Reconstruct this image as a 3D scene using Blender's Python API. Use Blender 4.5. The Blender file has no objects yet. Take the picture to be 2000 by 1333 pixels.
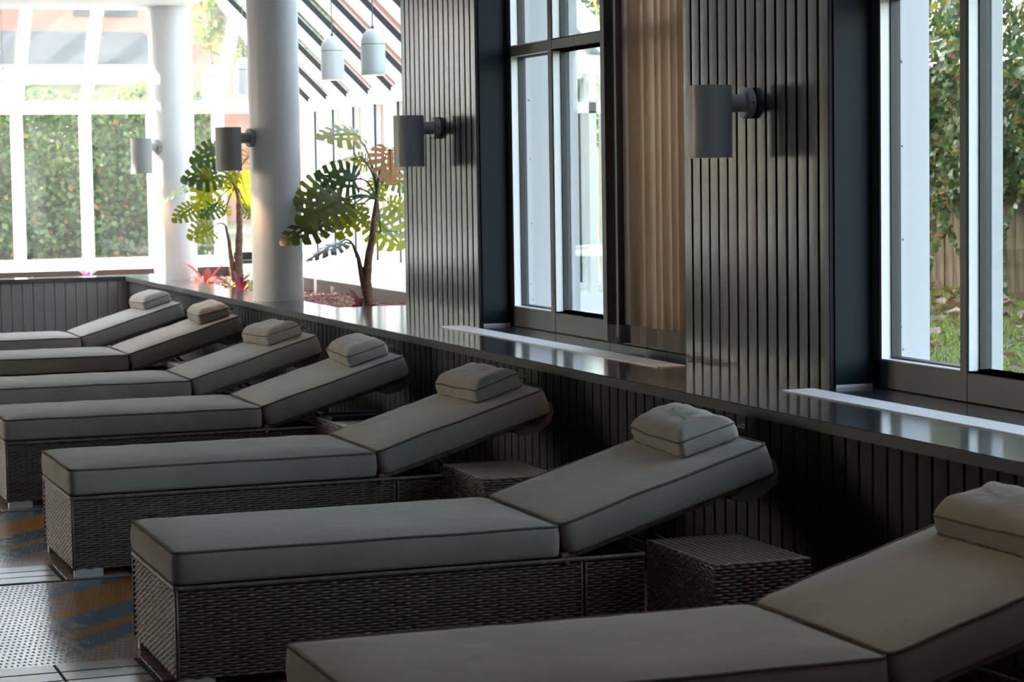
import bpy, math, random
import numpy as np
from mathutils import Vector, Matrix, noise
random.seed(7); np.random.seed(7)
PI = math.pi
sc = bpy.context.scene
C = sc.collection

# ------------------------------------------------------------------ camera
YAW, PITCH, ROLL, CAMH = math.radians(19.4928), math.radians(4.157), math.radians(-0.8933), 1.4619
F0 = Vector((math.sin(YAW), math.cos(YAW), 0)); R0 = Vector((math.cos(YAW), -math.sin(YAW), 0)); U0 = Vector((0, 0, 1))
FW = F0*math.cos(PITCH) - U0*math.sin(PITCH); UP = U0*math.cos(PITCH) + F0*math.sin(PITCH)
RR = R0*math.cos(ROLL) + UP*math.sin(ROLL); UU = UP*math.cos(ROLL) - R0*math.sin(ROLL)
cam = bpy.data.cameras.new('camera'); co = bpy.data.objects.new('camera', cam); C.objects.link(co)
cam.sensor_width = 36; cam.lens = 80.66; cam.clip_end = 400; cam.clip_start = .05
M = Matrix(((RR.x, UU.x, -FW.x, 0), (RR.y, UU.y, -FW.y, 0), (RR.z, UU.z, -FW.z, CAMH), (0, 0, 0, 1)))
co.matrix_world = M
cam.dof.use_dof = True; cam.dof.focus_distance = 8.5; cam.dof.aperture_fstop = 9.0
sc.camera = co
# ------------------------------------------------------------------ world, sun, exposure
SUN = Vector((1.3, -1.0, -1.1)).normalized()          # direction the sunlight travels
w = bpy.data.worlds.new('sky'); sc.world = w; w.use_nodes = True
nt = w.node_tree; nt.nodes.clear()
sky = nt.nodes.new('ShaderNodeTexSky'); sky.sky_type = 'NISHITA'; sky.sun_disc = False
sky.sun_elevation = math.asin(-SUN.z); sky.sun_rotation = math.atan2(-SUN.x, -SUN.y)
sky.air_density = 1.2; sky.dust_density = 2.5; sky.ozone_density = 1.0
bg = nt.nodes.new('ShaderNodeBackground'); bg.inputs[1].default_value = 0.42
wo = nt.nodes.new('ShaderNodeOutputWorld')
hs_ = nt.nodes.new('ShaderNodeHueSaturation'); hs_.inputs['Saturation'].default_value = .68
nt.links.new(sky.outputs[0], hs_.inputs['Color']); nt.links.new(hs_.outputs[0], bg.inputs[0]); nt.links.new(bg.outputs[0], wo.inputs[0])
sl = bpy.data.lights.new('sun', 'SUN'); sl.energy = 8.0; sl.angle = math.radians(.6); sl.color = (1, .93, .82)
so = bpy.data.objects.new('sun', sl); C.objects.link(so); so.rotation_euler = (-SUN).to_track_quat('Z', 'Y').to_euler(); so.location = (-20, 34, 25)
vs = sc.view_settings; vs.view_transform = 'Standard'; vs.look = 'None'; vs.gamma = 1; vs.use_curve_mapping = False; vs.exposure = 2.2
cy = sc.cycles; cy.max_bounces = 10; cy.diffuse_bounces = 5; cy.glossy_bounces = 5; cy.transmission_bounces = 6; cy.transparent_max_bounces = 32
cy.caustics_reflective = False; cy.caustics_refractive = False; cy.sample_clamp_indirect = 6.0

# ------------------------------------------------------------------ materials
MATS = {}
def mat(name, col, rough=.5, metal=0, spec=.5, coat=0):
    m = bpy.data.materials.new(name); m.use_nodes = True
    b = m.node_tree.nodes['Principled BSDF']
    b.inputs['Base Color'].default_value = (*col, 1); b.inputs['Roughness'].default_value = rough
    b.inputs['Metallic'].default_value = metal; b.inputs['Specular IOR Level'].default_value = spec
    b.inputs['Coat Weight'].default_value = coat
    MATS[name] = m; return m
def N(m, t, **k):
    n = m.node_tree.nodes.new(t)
    for a, v in k.items(): setattr(n, a, v)
    return n
def L(m, a, b): m.node_tree.links.new(a, b)
def bsdf(m): return m.node_tree.nodes['Principled BSDF']
def noise_col(m, scale, c1, c2, detail=4, stretch=(1, 1, 1), p1=.35, p2=.65, coord='Object'):
    tc = N(m, 'ShaderNodeTexCoord'); mp = N(m, 'ShaderNodeMapping'); mp.inputs['Scale'].default_value = stretch
    nz = N(m, 'ShaderNodeTexNoise'); nz.inputs['Scale'].default_value = scale; nz.inputs['Detail'].default_value = detail
    r = N(m, 'ShaderNodeValToRGB'); r.color_ramp.elements[0].position = p1; r.color_ramp.elements[1].position = p2
    r.color_ramp.elements[0].color = (*c1, 1); r.color_ramp.elements[1].color = (*c2, 1)
    L(m, tc.outputs[coord], mp.inputs[0]); L(m, mp.outputs[0], nz.inputs[0]); L(m, nz.outputs[0], r.inputs[0])
    L(m, r.outputs[0], bsdf(m).inputs['Base Color'])
    return mp, nz, r
def bump(m, src, strength=.2, dist=.002):
    b = N(m, 'ShaderNodeBump'); b.inputs['Strength'].default_value = strength; b.inputs['Distance'].default_value = dist
    L(m, src, b.inputs['Height']); L(m, b.outputs[0], bsdf(m).inputs['Normal']); return b

m = mat('slat_paint', (.05, .055, .062), .2, coat=.7); bsdf(m).inputs['Coat Roughness'].default_value = .2
mp, nz, r = noise_col(m, 6, (.016, .021, .028), (.028, .034, .043), 5, (30, 30, 1)); bump(m, nz.outputs[0], .15, .001)
m = mat('low_plank', (.04, .043, .047), .7, spec=.1)
mp, nz, r = noise_col(m, 6, (.020, .021, .023), (.030, .031, .034), 5, (30, 30, 1)); bump(m, nz.outputs[0], .12, .001)
m = mat('end_plank', (.1, .1, .1), .45); noise_col(m, 6, (.11, .113, .118), (.14, .143, .148), 5, (30, 30, 1))
mat('joint_dark', (.006, .006, .007), .8)
mat('teal_paint', (.006, .014, .020), .5, spec=.2)
m = mat('ledge_stone', (.075, .085, .092), .13)
noise_col(m, 9, (.030, .034, .037), (.042, .046, .050), 6)
mat('ledge_edge', (.018, .02, .022), .5, spec=.2)
mat('grille_white', (.72, .73, .73), .55)
mat('frame_grey', (.36, .36, .33), .4)
mat('frame_face', (.065, .07, .077), .4, spec=.35)
mat('gasket', (.012, .014, .014), .5)
m = mat('white_paint', (.80, .80, .79), .5)
mat('white_gloss', (.84, .85, .85), .3)
m = mat('ceiling_white', (.78, .78, .77), .6)
tc = N(m, 'ShaderNodeTexCoord'); wv = N(m, 'ShaderNodeTexWave'); wv.bands_direction = 'Y'; wv.inputs['Scale'].default_value = 3.0
L(m, tc.outputs['Object'], wv.inputs[0]); bump(m, wv.outputs[0], .3, .004)
mat('ext_white', (.47, .48, .49), .55)
m = mat('column_white', (.86, .87, .88), .38)
# fabric
m = mat('cushion', (.19, .18, .155), .9, spec=.15)
mp, nz, r = noise_col(m, 3, (.245, .228, .195), (.295, .277, .238), 3)
tc = N(m, 'ShaderNodeTexCoord'); n2 = N(m, 'ShaderNodeTexNoise'); n2.inputs['Scale'].default_value = 900; n2.inputs['Detail'].default_value = 1
n3 = N(m, 'ShaderNodeTexNoise'); n3.inputs['Scale'].default_value = 22; n3.inputs['Detail'].default_value = 3
L(m, tc.outputs['Object'], n2.inputs[0]); L(m, tc.outputs['Object'], n3.inputs[0])
ad = N(m, 'ShaderNodeMath', operation='MULTIPLY_ADD'); ad.inputs[1].default_value = .06
L(m, n2.outputs[0], ad.inputs[0]); L(m, n3.outputs[0], ad.inputs[2]); bump(m, ad.outputs[0], .35, .006)
bsdf(m).inputs['Sheen Weight'].default_value = .15
mat('piping', (.12, .108, .09), .9, spec=.1)
mat('hood_fabric', (.12, .11, .095), .95, spec=.1)
m = mat('wicker', (.085, .07, .06), .42)
noise_col(m, 40, (.11, .092, .076), (.18, .152, .128), 2)
mat('wicker_core', (.012, .010, .009), .8)
mat('feet_metal', (.62, .61, .57), .35)
mat('dark_metal', (.03, .03, .032), .35, .6)
mat('screw', (.7, .7, .68), .25, 1)
mat('lamp_metal', (.36, .37, .355), .42)
mat('pendant_metal', (.62, .64, .62), .4)
mat('lamp_seam', (.12, .12, .12), .5)
mat('cord', (.16, .15, .14), .6)
m = mat('bulb', (1, .8, .5), .5); bsdf(m).inputs['Emission Color'].default_value = (1, .62, .28, 1); bsdf(m).inputs['Emission Strength'].default_value = 3
# blinds
def translucent_mat(name, col, tcol, mixf, rough=.7):
    m = bpy.data.materials.new(name); m.use_nodes = True; MATS[name] = m
    p = bsdf(m); p.inputs['Base Color'].default_value = (*col, 1); p.inputs['Roughness'].default_value = rough
    t = N(m, 'ShaderNodeBsdfTranslucent'); t.inputs[0].default_value = (*tcol, 1)
    mx = N(m, 'ShaderNodeMixShader'); mx.inputs[0].default_value = mixf
    o = m.node_tree.nodes['Material Output']
    L(m, p.outputs[0], mx.inputs[1]); L(m, t.outputs[0], mx.inputs[2]); L(m, mx.outputs[0], o.inputs[0])
    return m, p, t
m, p, t = translucent_mat('blind_fabric', (.3, .25, .2), (.78, .66, .55), .75)
tc = N(m, 'ShaderNodeTexCoord'); mp = N(m, 'ShaderNodeMapping'); mp.inputs['Scale'].default_value = (6, 6, 260)
nz = N(m, 'ShaderNodeTexNoise'); nz.inputs['Scale'].default_value = 1.0; nz.inputs['Detail'].default_value = 3
r = N(m, 'ShaderNodeValToRGB'); r.color_ramp.elements[0].position = .3; r.color_ramp.elements[1].position = .7
r.color_ramp.elements[0].color = (.27, .215, .17, 1); r.color_ramp.elements[1].color = (.42, .345, .28, 1)
L(m, tc.outputs['Object'], mp.inputs[0]); L(m, mp.outputs[0], nz.inputs[0]); L(m, nz.outputs[0], r.inputs[0]); L(m, r.outputs[0], p.inputs['Base Color'])
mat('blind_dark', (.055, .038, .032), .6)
mat('blind_hem', (.16, .135, .12), .7)
def attr_leaf(name, stops, tstops, mixf=.35, rough=.45, attr='rnd'):
    m, p, t = translucent_mat(name, (.1, .2, .05), (.3, .4, .05), mixf, rough)
    a = N(m, 'ShaderNodeAttribute'); a.attribute_name = attr
    for st, tgt in ((stops, p.inputs['Base Color']), (tstops, t.inputs[0])):
        r = N(m, 'ShaderNodeValToRGB'); r.color_ramp.interpolation = 'LINEAR'
        while len(r.color_ramp.elements) < len(st): r.color_ramp.elements.new(.5)
        for e, (ps, c) in zip(r.color_ramp.elements, st): e.position = ps; e.color = (*c, 1)
        L(m, a.outputs['Fac'], r.inputs[0]); L(m, r.outputs[0], tgt)
    return m
attr_leaf('ivy_leaf', [(0, (.035, .075, .03)), (.45, (.08, .15, .06)), (.75, (.17, .24, .12)), (.86, (.30, .30, .10)), (.93, (.40, .16, .05)), (1, (.22, .08, .05))],
          [(0, (.10, .18, .03)), (.8, (.35, .45, .08)), (1, (.5, .25, .06))])
attr_leaf('hedge_leaf', [(0, (.03, .07, .025)), (.5, (.07, .14, .05)), (.90, (.16, .24, .08)), (.975, (.30, .24, .07)), (1, (.5, .17, .06))],
          [(0, (.10, .2, .03)), (.8, (.32, .42, .07)), (1, (.6, .25, .06))])
attr_leaf('tree_leaf', [(0, (.05, .10, .03)), (.5, (.12, .20, .05)), (.8, (.32, .33, .08)), (1, (.5, .28, .08))],
          [(0, (.2, .35, .05)), (.7, (.5, .55, .1)), (1, (.7, .4, .1))], .45)
attr_leaf('autumn_leaf', [(0, (.12, .06, .04)), (.5, (.25, .12, .07)), (1, (.34, .2, .1))], [(0, (.4, .2, .08)), (1, (.6, .35, .12))], .4)
attr_leaf('fallen_leaf', [(0, (.12, .06, .04)), (.5, (.26, .14, .09)), (1, (.40, .29, .2))], [(0, (.3, .15, .08)), (1, (.5, .3, .15))], .15)
attr_leaf('grass_blade', [(0, (.07, .12, .03)), (.6, (.17, .24, .06)), (1, (.36, .36, .12))], [(0, (.2, .32, .05)), (1, (.5, .5, .12))], .35)
def veined_leaf(name, c1, c2, t1, t2, mixf):
    m, p, t = translucent_mat(name, c1, t1, mixf, .32)
    oi = N(m, 'ShaderNodeObjectInfo')
    for a, b, tgt in ((c1, c2, p.inputs['Base Color']), (t1, t2, t.inputs[0])):
        r = N(m, 'ShaderNodeValToRGB'); r.color_ramp.elements[0].color = (*a, 1); r.color_ramp.elements[1].color = (*b, 1)
        L(m, oi.outputs['Random'], r.inputs[0]); L(m, r.outputs[0], tgt)
    return m
veined_leaf('monstera_leaf', (.012, .035, .012), (.075, .12, .02), (.05, .10, .01), (.60, .58, .02), .45)
veined_leaf('monstera_pink', (.16, .08, .055), (.20, .10, .06), (.55, .28, .14), (.6, .34, .16), .45)
veined_leaf('bromeliad_red', (.09, .006, .012), (.13, .010, .018), (.25, .012, .02), (.32, .02, .03), .3)
veined_leaf('bromeliad_coral', (.50, .06, .06), (.55, .08, .08), (.8, .15, .12), (.85, .2, .15), .4)
veined_leaf('flower_pink', (.6, .05, .2), (.65, .2, .35), (.8, .1, .3), (.8, .3, .4), .4)
veined_leaf('groundcover', (.12, .2, .03), (.25, .3, .05), (.4, .5, .05), (.5, .5, .08), .4)
m = mat('trunk', (.16, .075, .045), .7); mp, nz, r = noise_col(m, 14, (.11, .055, .035), (.22, .11, .07), 4, (1, 1, 3)); bump(m, nz.outputs[0], .6, .01)
mat('petiole', (.075, .10, .04), .45)
m = mat('gravel', (.22, .09, .06), .85); noise_col(m, 18, (.13, .05, .035), (.34, .17, .12), 2)
m = mat('soil', (.08, .04, .03), .9)
# glass: clear pane, mirror reflection by Fresnel
def glass(name, tint, ior=1.5, rough=0.0):
    m = bpy.data.materials.new(name); m.use_nodes = True; MATS[name] = m
    m.node_tree.nodes.remove(bsdf(m))
    tr = N(m, 'ShaderNodeBsdfTransparent'); tr.inputs[0].default_value = (*tint, 1)
    gl = N(m, 'ShaderNodeBsdfGlossy'); gl.inputs['Roughness'].default_value = rough
    fr = N(m, 'ShaderNodeFresnel'); fr.inputs[0].default_value = ior
    # a thin pane reflects alike from both sides: undo the index flip on back faces
    ge = N(m, 'ShaderNodeNewGeometry'); mr = N(m, 'ShaderNodeMapRange'); mr.inputs['To Min'].default_value = ior; mr.inputs['To Max'].default_value = 1/ior
    L(m, ge.outputs['Backfacing'], mr.inputs['Value']); L(m, mr.outputs[0], fr.inputs[0])
    mx = N(m, 'ShaderNodeMixShader'); o = m.node_tree.nodes['Material Output']
    L(m, fr.outputs[0], mx.inputs[0]); L(m, tr.outputs[0], mx.inputs[1]); L(m, gl.outputs[0], mx.inputs[2]); L(m, mx.outputs[0], o.inputs[0])
glass('glass', (.97, .985, .98), 1.16)
glass('glass_glare', (.96, .98, .98), 1.3)
m = MATS['glass_glare']; o_ = m.node_tree.nodes['Material Output']; cur = o_.inputs[0].links[0].from_socket
tl = N(m, 'ShaderNodeBsdfTranslucent'); tl.inputs[0].default_value = (.9, .92, .92, 1); mx = N(m, 'ShaderNodeMixShader'); mx.inputs[0].default_value = .007  # thin translucent white mixed in to imitate a bright veil of glare
L(m, cur, mx.inputs[1]); L(m, tl.outputs[0], mx.inputs[2]); L(m, mx.outputs[0], o_.inputs[0])
# floor mosaic
def mosaic():
    m = mat('mosaic', (.4, .4, .4), .22)
    nt = m.node_tree; tc = N(m, 'ShaderNodeTexCoord'); sep = N(m, 'ShaderNodeSeparateXYZ'); L(m, tc.outputs['Object'], sep.inputs[0])
    def mth(op, a, b=None, c=None):
        n = N(m, 'ShaderNodeMath', operation=op)
        for i, v in enumerate((a, b, c)):
            if v is None: continue
            if isinstance(v, (int, float)): n.inputs[i].default_value = v
            else: L(m, v, n.inputs[i])
        return n.outputs[0]
    P, PY = .018, .046
    row = mth('FLOOR', mth('DIVIDE', sep.outputs[1], PY))
    xs = mth('ADD', mth('DIVIDE', sep.outputs[0], P), mth('MULTIPLY', row, .5))
    fx = mth('SUBTRACT', mth('FRACT', xs), .5); fy = mth('SUBTRACT', mth('FRACT', mth('DIVIDE', sep.outputs[1], PY)), .5)
    d = mth('ADD', mth('POWER', mth('DIVIDE', fx, .24), 2.0), mth('POWER', mth('DIVIDE', fy, .27), 2.0))
    tile = mth('GREATER_THAN', d, 1.0)
    # stripes: soft-edged diagonal streaks of blue and ochre, by snapped tile position
    X = mth('MULTIPLY', mth('SUBTRACT', mth('FLOOR', xs), mth('MULTIPLY', row, .5)), P); Y = mth('MULTIPLY', row, PY)
    yb = mth('FLOORED_MODULO', mth('SUBTRACT', Y, 6.93), 1.86)
    q = mth('ADD', mth('SUBTRACT', yb, mth('MULTIPLY', mth('SUBTRACT', X, 1.3), 1.0)), .1)
    ramp = N(m, 'ShaderNodeValToRGB'); ramp.color_ramp.interpolation = 'CONSTANT'
    g = (.40, .41, .42); b = (.10, .19, .27); o = (.48, .21, .035); k = (.44, .29, .23)
    st = [(0, k), (.48, b), (.66, o), (.78, b), (1.0, o), (1.39, b), (1.57, k)]
    while len(ramp.color_ramp.elements) < len(st): ramp.color_ramp.elements.new(.5)
    for e, (ps, c) in zip(ramp.color_ramp.elements, st): e.position = min(1, ps/1.6); e.color = (*c, 1)
    L(m, mth('DIVIDE', q, 1.6), ramp.inputs[0])
    # streaks coloured over with grey, standing in for the bright glass reflection
    nz = N(m, 'ShaderNodeTexNoise'); nz.inputs['Scale'].default_value = 2.2; L(m, tc.outputs['Object'], nz.inputs[0])
    wn = N(m, 'ShaderNodeTexWhiteNoise'); wn.noise_dimensions = '2D'
    cmb = N(m, 'ShaderNodeCombineXYZ'); L(m, X, cmb.inputs[0]); L(m, Y, cmb.inputs[1]); L(m, cmb.outputs[0], wn.inputs[0])
    edge = mth('ADD', mth('MULTIPLY', mth('SUBTRACT', X, .90), 3.5), mth('MULTIPLY', mth('SUBTRACT', nz.outputs[0], .5), .5))
    sel = mth('GREATER_THAN', edge, wn.outputs[0])
    mx = N(m, 'ShaderNodeMix', data_type='RGBA'); L(m, sel, mx.inputs[0]); mx.inputs[6].default_value = (*g, 1); L(m, ramp.outputs[0], mx.inputs[7])
    mx2 = N(m, 'ShaderNodeMix', data_type='RGBA'); L(m, tile, mx2.inputs[0]); mx2.inputs[6].default_value = (.05, .05, .055, 1); L(m, mx.outputs[2], mx2.inputs[7])
    L(m, mx2.outputs[2], bsdf(m).inputs['Base Color'])
    L(m, mth('MULTIPLY_ADD', tile, -.4, .6), bsdf(m).inputs['Roughness'])
    bump(m, tile, .4, .002)
mosaic()
m = mat('floor_tile', (.46, .45, .43), .25); noise_col(m, 7, (.40, .385, .365), (.47, .455, .43), 3)
m = mat('floor_tile_red', (.38, .29, .26), .25); noise_col(m, 7, (.33, .24, .21), (.40, .31, .28), 3)
mat('rim_brown', (.10, .07, .06), .7)
mat('grout', (.028, .025, .023), .8)
m = mat('ground', (.12, .12, .05), .95); noise_col(m, 5, (.13, .085, .05), (.16, .19, .06), 6)
m = mat('fence_wood', (.14, .10, .055), .8); mp, nz, r = noise_col(m, 5, (.085, .062, .035), (.20, .15, .085), 5, (6, 6, .6)); bump(m, nz.outputs[0], .4, .006)
m = mat('bark', (.12, .09, .07), .9); noise_col(m, 10, (.07, .05, .04), (.19, .15, .12), 5)
mat('slate', (.22, .26, .30), .7)
m = mat('slate_roof', (.22, .27, .31), .9, spec=.05); noise_col(m, 3, (.010, .014, .017), (.020, .026, .030), 5)
mat('brick', (.34, .15, .10), .85)
mat('terrace', (.085, .09, .095), .9, spec=.1)
mat('concrete', (.5, .49, .46), .85)
mat('house_wall', (.55, .55, .53), .8)
mat('hall_paint', (.16, .155, .15), .6)
mat('window_dark', (.03, .035, .04), .15)

# ------------------------------------------------------------------ mesh helpers
class MB:
    def __init__(s): s.v = []; s.f = []
    def box(s, x0, x1, y0, y1, z0, z1):
        n = len(s.v)
        s.v += [(x0, y0, z0), (x1, y0, z0), (x1, y1, z0), (x0, y1, z0), (x0, y0, z1), (x1, y0, z1), (x1, y1, z1), (x0, y1, z1)]
        s.f += [tuple(n+i for i in q) for q in ((0, 3, 2, 1), (4, 5, 6, 7), (0, 1, 5, 4), (1, 2, 6, 5), (2, 3, 7, 6), (3, 0, 4, 7))]
        return s
    def cbox(s, x0, x1, y0, y1, z0, z1, c=.004):
        # box with chamfered edges
        n = len(s.v)
        xs, ys, zs = (x0, x1), (y0, y1), (z0, z1); idx = {}
        for a in (0, 1):
            for b in (0, 1):
                for d in (0, 1):
                    sx, sy, sz = (1, -1)[a], (1, -1)[b], (1, -1)[d]
                    P = (xs[a], ys[b], zs[d])
                    for ax in range(3):
                        q = [P[0]+sx*c, P[1]+sy*c, P[2]+sz*c]; q[ax] = P[ax]
                        idx[a, b, d, ax] = len(s.v); s.v.append(tuple(q))
        I = idx
        def face(*k):
            vs = [Vector(s.v[I[i]]) for i in k]; ctr = sum(vs, Vector())/len(vs)
            nn = (vs[1]-vs[0]).cross(vs[2]-vs[1]); o = ctr-Vector(((x0+x1)/2, (y0+y1)/2, (z0+z1)/2))
            t = [I[i] for i in k]; s.f.append(tuple(t if nn.dot(o) >= 0 else t[::-1]))
        for a in (0, 1):
            face((a, 0, 0, 0), (a, 1, 0, 0), (a, 1, 1, 0), (a, 0, 1, 0)); face((0, a, 0, 1), (1, a, 0, 1), (1, a, 1, 1), (0, a, 1, 1)); face((0, 0, a, 2), (1, 0, a, 2), (1, 1, a, 2), (0, 1, a, 2))
        for a in (0, 1):
            for b in (0, 1):
                face((a, b, 0, 0), (a, b, 1, 0), (a, b, 1, 1), (a, b, 0, 1)); face((a, 0, b, 0), (a, 1, b, 0), (a, 1, b, 2), (a, 0, b, 2)); face((0, a, b, 1), (1, a, b, 1), (1, a, b, 2), (0, a, b, 2))
                for d in (0, 1): face((a, b, d, 0), (a, b, d, 1), (a, b, d, 2))
        return s
    def tube(s, pts, r, seg=8, closed=False, caps=True):
        pts = [Vector(p) for p in pts]; n = len(pts); base = len(s.v)
        rr = r if isinstance(r, (list, tuple)) else [r]*n
        up = None
        for i, p in enumerate(pts):
            if closed: d = pts[(i+1) % n]-pts[i-1]
            else: d = pts[min(i+1, n-1)]-pts[max(i-1, 0)]
            d.normalize()
            if up is None: up = Vector((0, 0, 1)) if abs(d.z) < .9 else Vector((1, 0, 0))
            a = d.cross(up); a.normalize(); b = a.cross(d); b.normalize(); up = b
            for j in range(seg):
                t = 2*PI*j/seg; s.v.append(tuple(p+(a*math.cos(t)+b*math.sin(t))*rr[i]))
        m = n if closed else n-1
        for i in range(m):
            for j in range(seg):
                i2 = (i+1) % n
                s.f.append((base+i*seg+j, base+i*seg+(j+1) % seg, base+i2*seg+(j+1) % seg, base+i2*seg+j))
        if caps and not closed:
            s.f.append(tuple(base+j for j in range(seg))[::-1]); s.f.append(tuple(base+(n-1)*seg+j for j in range(seg)))
        return s
    def lathe(s, prof, c=(0, 0, 0), seg=32, axis='z'):
        base = len(s.v); n = len(prof)
        for (r, h) in prof:
            for j in range(seg):
                t = 2*PI*j/seg; a, b = r*math.cos(t), r*math.sin(t)
                q = (a, b, h) if axis == 'z' else (h, a, b)
                s.v.append((c[0]+q[0], c[1]+q[1], c[2]+q[2]))
        for i in range(n-1):
            for j in range(seg):
                s.f.append((base+i*seg+j, base+i*seg+(j+1) % seg, base+(i+1)*seg+(j+1) % seg, base+(i+1)*seg+j))
        return s
    def poly(s, pts):
        n = len(s.v); s.v += [tuple(p) for p in pts]; s.f.append(tuple(range(n, n+len(pts)))); return s
    def prism(s, pts, off):
        # closed prism: polygon pts pushed by vector off
        off = Vector(off); n = len(s.v); k = len(pts)
        s.v += [tuple(p) for p in pts]+[tuple(Vector(p)+off) for p in pts]
        s.f.append(tuple(range(n, n+k))[::-1]); s.f.append(tuple(range(n+k, n+2*k)))
        for i in range(k):
            j = (i+1) % k; s.f.append((n+i, n+j, n+k+j, n+k+i))
        return s
    def xf(s, M, start=0):
        for i in range(start, len(s.v)): s.v[i] = tuple(M @ Vector(s.v[i]))
        return s
    def mesh(s, name, m, smooth=False):
        me = bpy.data.meshes.new(name); me.from_pydata(s.v, [], s.f)
        if m: me.materials.append(MATS[m])
        me.validate()
        if smooth: me.shade_smooth()
        me.update(); return me
    def build(s, name, m, parent=None, smooth=False, loc=None):
        return link(name, s.mesh(name, m, smooth), parent, loc)
def link(name, me, parent=None, loc=None):
    o = bpy.data.objects.new(name, me); C.objects.link(o)
    if parent is not None: o.parent = parent
    if loc is not None: o.location = loc
    return o
def autosmooth(o, ang=40):
    me = o.data; me.shade_smooth()
    me.set_sharp_from_angle(angle=math.radians(ang)); return o
def empty(name, loc=(0, 0, 0), rz=0):
    o = bpy.data.objects.new(name, None); C.objects.link(o); o.location = loc; o.rotation_euler = (0, 0, rz); o.empty_display_size = .1; return o
def tag(o, label, cat, group=None, kind=None):
    o['label'] = label; o['category'] = cat
    if group: o['group'] = group
    if kind: o['kind'] = kind
    return o
def struct(o, label=None):
    o['kind'] = 'structure'
    if label: o['label'] = label
    return o
def recalc(o):
    import bmesh
    bm = bmesh.new(); bm.from_mesh(o.data); bmesh.ops.recalc_face_normals(bm, faces=bm.faces); bm.to_mesh(o.data); bm.free(); return o

# ------------------------------------------------------------------ main dimensions
XL, ZL = 3.231, .6927           # ledge front edge, ledge top
XP, XW = 3.7325, 3.898          # slatted pier face, window frame face
PIERS = [(7.195, 8.455), (11.03, 12.33)]
CEIL = 2.785
YE, XR, ZE = 21.6, 5.56, 2.15   # end glazing, side glazing, eaves
PITCHW = .0865

# ------------------------------------------------------------------ floor
RISE = 2.0
fl = struct(MB().box(-7, 3.30, -4, 18.5, -.12, 0).build('floor', 'mosaic'), 'pool deck floor of mosaic with blue and ochre streaks')
grout = MB(); tiles = []
tm = {}
def tile_mesh(l, wd, m):
    k = (round(l, 3), round(wd, 3), m)
    if k not in tm: tm[k] = MB().cbox(0, l, 0, wd, -.004, .0035, .002).mesh('floor_tile', m)
    return tm[k]
gb = MB()
for y0 in (4.70, 6.57, 8.40, 10.28, 12.14, 14.0, 15.86):
    gb.box(-.30, 3.22, y0-.006, y0+.362, .0, .0012)
gr = gb.build('grout_bed', 'grout', fl)
for y0 in (6.57, 8.40, 10.28, 12.14):
    for rI in range(3):
        x = 1.212
        for k in range(6):
            x0 = 1.212-(k+1)*.2465
            link('tile', tile_mesh(.2385, .107, 'floor_tile'), fl, (x0+.004, y0+.003+rI*.119, .0015))
        for k in range(4):
            x0 = 1.22+k*.2465
            link('tile', tile_mesh(.2385, .107, 'floor_tile_red'), fl, (x0+.008, y0+.003+rI*.119, .0015))

# ------------------------------------------------------------------ ceiling, far walls of the hall
cb = MB()
pts = [(-7, -4), (3.62, -4), (3.62, 17.55)] + [(3.62-.42+.42*math.cos(a), 17.55+.42*math.sin(a)) for a in [PI/2*i/8 for i in range(1, 9)]] + [(-7, 17.97)]
cb.prism([(x, y, CEIL) for x, y in pts], (0, 0, .12))
struct(cb.build('ceiling', 'ceiling_white'), 'white boarded ceiling with a rounded corner')
cb = MB()
cb.prism([(3.62-.02*0, -4, CEIL+.12), (3.62, 17.55, CEIL+.12), (3.50, 17.55, CEIL+.12), (3.50, -4, CEIL+.12)], (0, 0, 1.35))
cb.box(-7, 3.2, 17.85, 17.97, CEIL+.12, 4.25)
cb.prism([(3.62, 17.55, CEIL+.12), (3.2, 17.97, CEIL+.12), (3.2, 17.85, CEIL+.12), (3.5, 17.55, CEIL+.12)], (0, 0, 1.35))
struct(cb.build('wall_bulkhead', 'white_paint'))
struct(MB().box(-7, -1.0, 17.97, YE-2.0+.02, 4.15, 4.27).build('ceiling_upper', 'white_paint'))
fr_ = struct(empty('added_roof_light', (1.3, 18.8, 4.2)), 'unseen flat roof light added above the far end of the hall')  # unseen roof glass, added to bring skylight onto the far loungers
for k in range(7):
    xa = -1.0+k*.655; MB().box(xa-1.3, xa+.60-1.3, -.83, .80, .0, .012).build('roof_pane', 'glass_glare', fr_); MB().box(xa+.60-1.3, xa+.655-1.3, -.83, .80, -.08, .03).build('roof_bar', 'white_gloss', fr_)
lw = MB()
lw.box(-7.2, -7, -4, 18.5, 0, 1.0); lw.box(-7.2, -7, -4, 18.5, 2.7, CEIL)
lw.box(-7.2, -7, -4, 14.6, 1.0, 2.7)  # opening left in this unseen wall is sized for fill light
for y in (16.5,): lw.box(-7.2, -7, y, y+.3, 1.0, 2.7)
struct(lw.build('wall_left', 'hall_paint'))
struct(MB().box(-7.2, 4.2, -4.2, -4, 0, CEIL).build('wall_back', 'hall_paint'))
struct(MB().box(-7.2, -1.0, YE-RISE, YE+.1, 2.21, 2.35).box(-7.2, -7, 18.5, YE, 0, 4.3).box(-7, -3.2, YE-.12, YE-.06, 0, 2.21).box(-7.2, -1.0, YE-RISE, YE-RISE+.1, 2.35, 4.3).box(-1.04, -1.0, YE-RISE, YE, 2.35, 4.3).build('wall_far_blocker', 'hall_paint'))  # unseen; solid roof and end wall added to block sun and window reflections
struct(MB().box(-7.2, 3.49, -4.2, 17.84, CEIL+.13, 13).box(-7.2, 3.49, 17.98, 18.6, 4.29, 13).build('shade_block_upper', 'house_wall'), 'unseen upper storeys added above the hall to shade the fence')  # building mass added out of view to shade the lawn and fence

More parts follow.
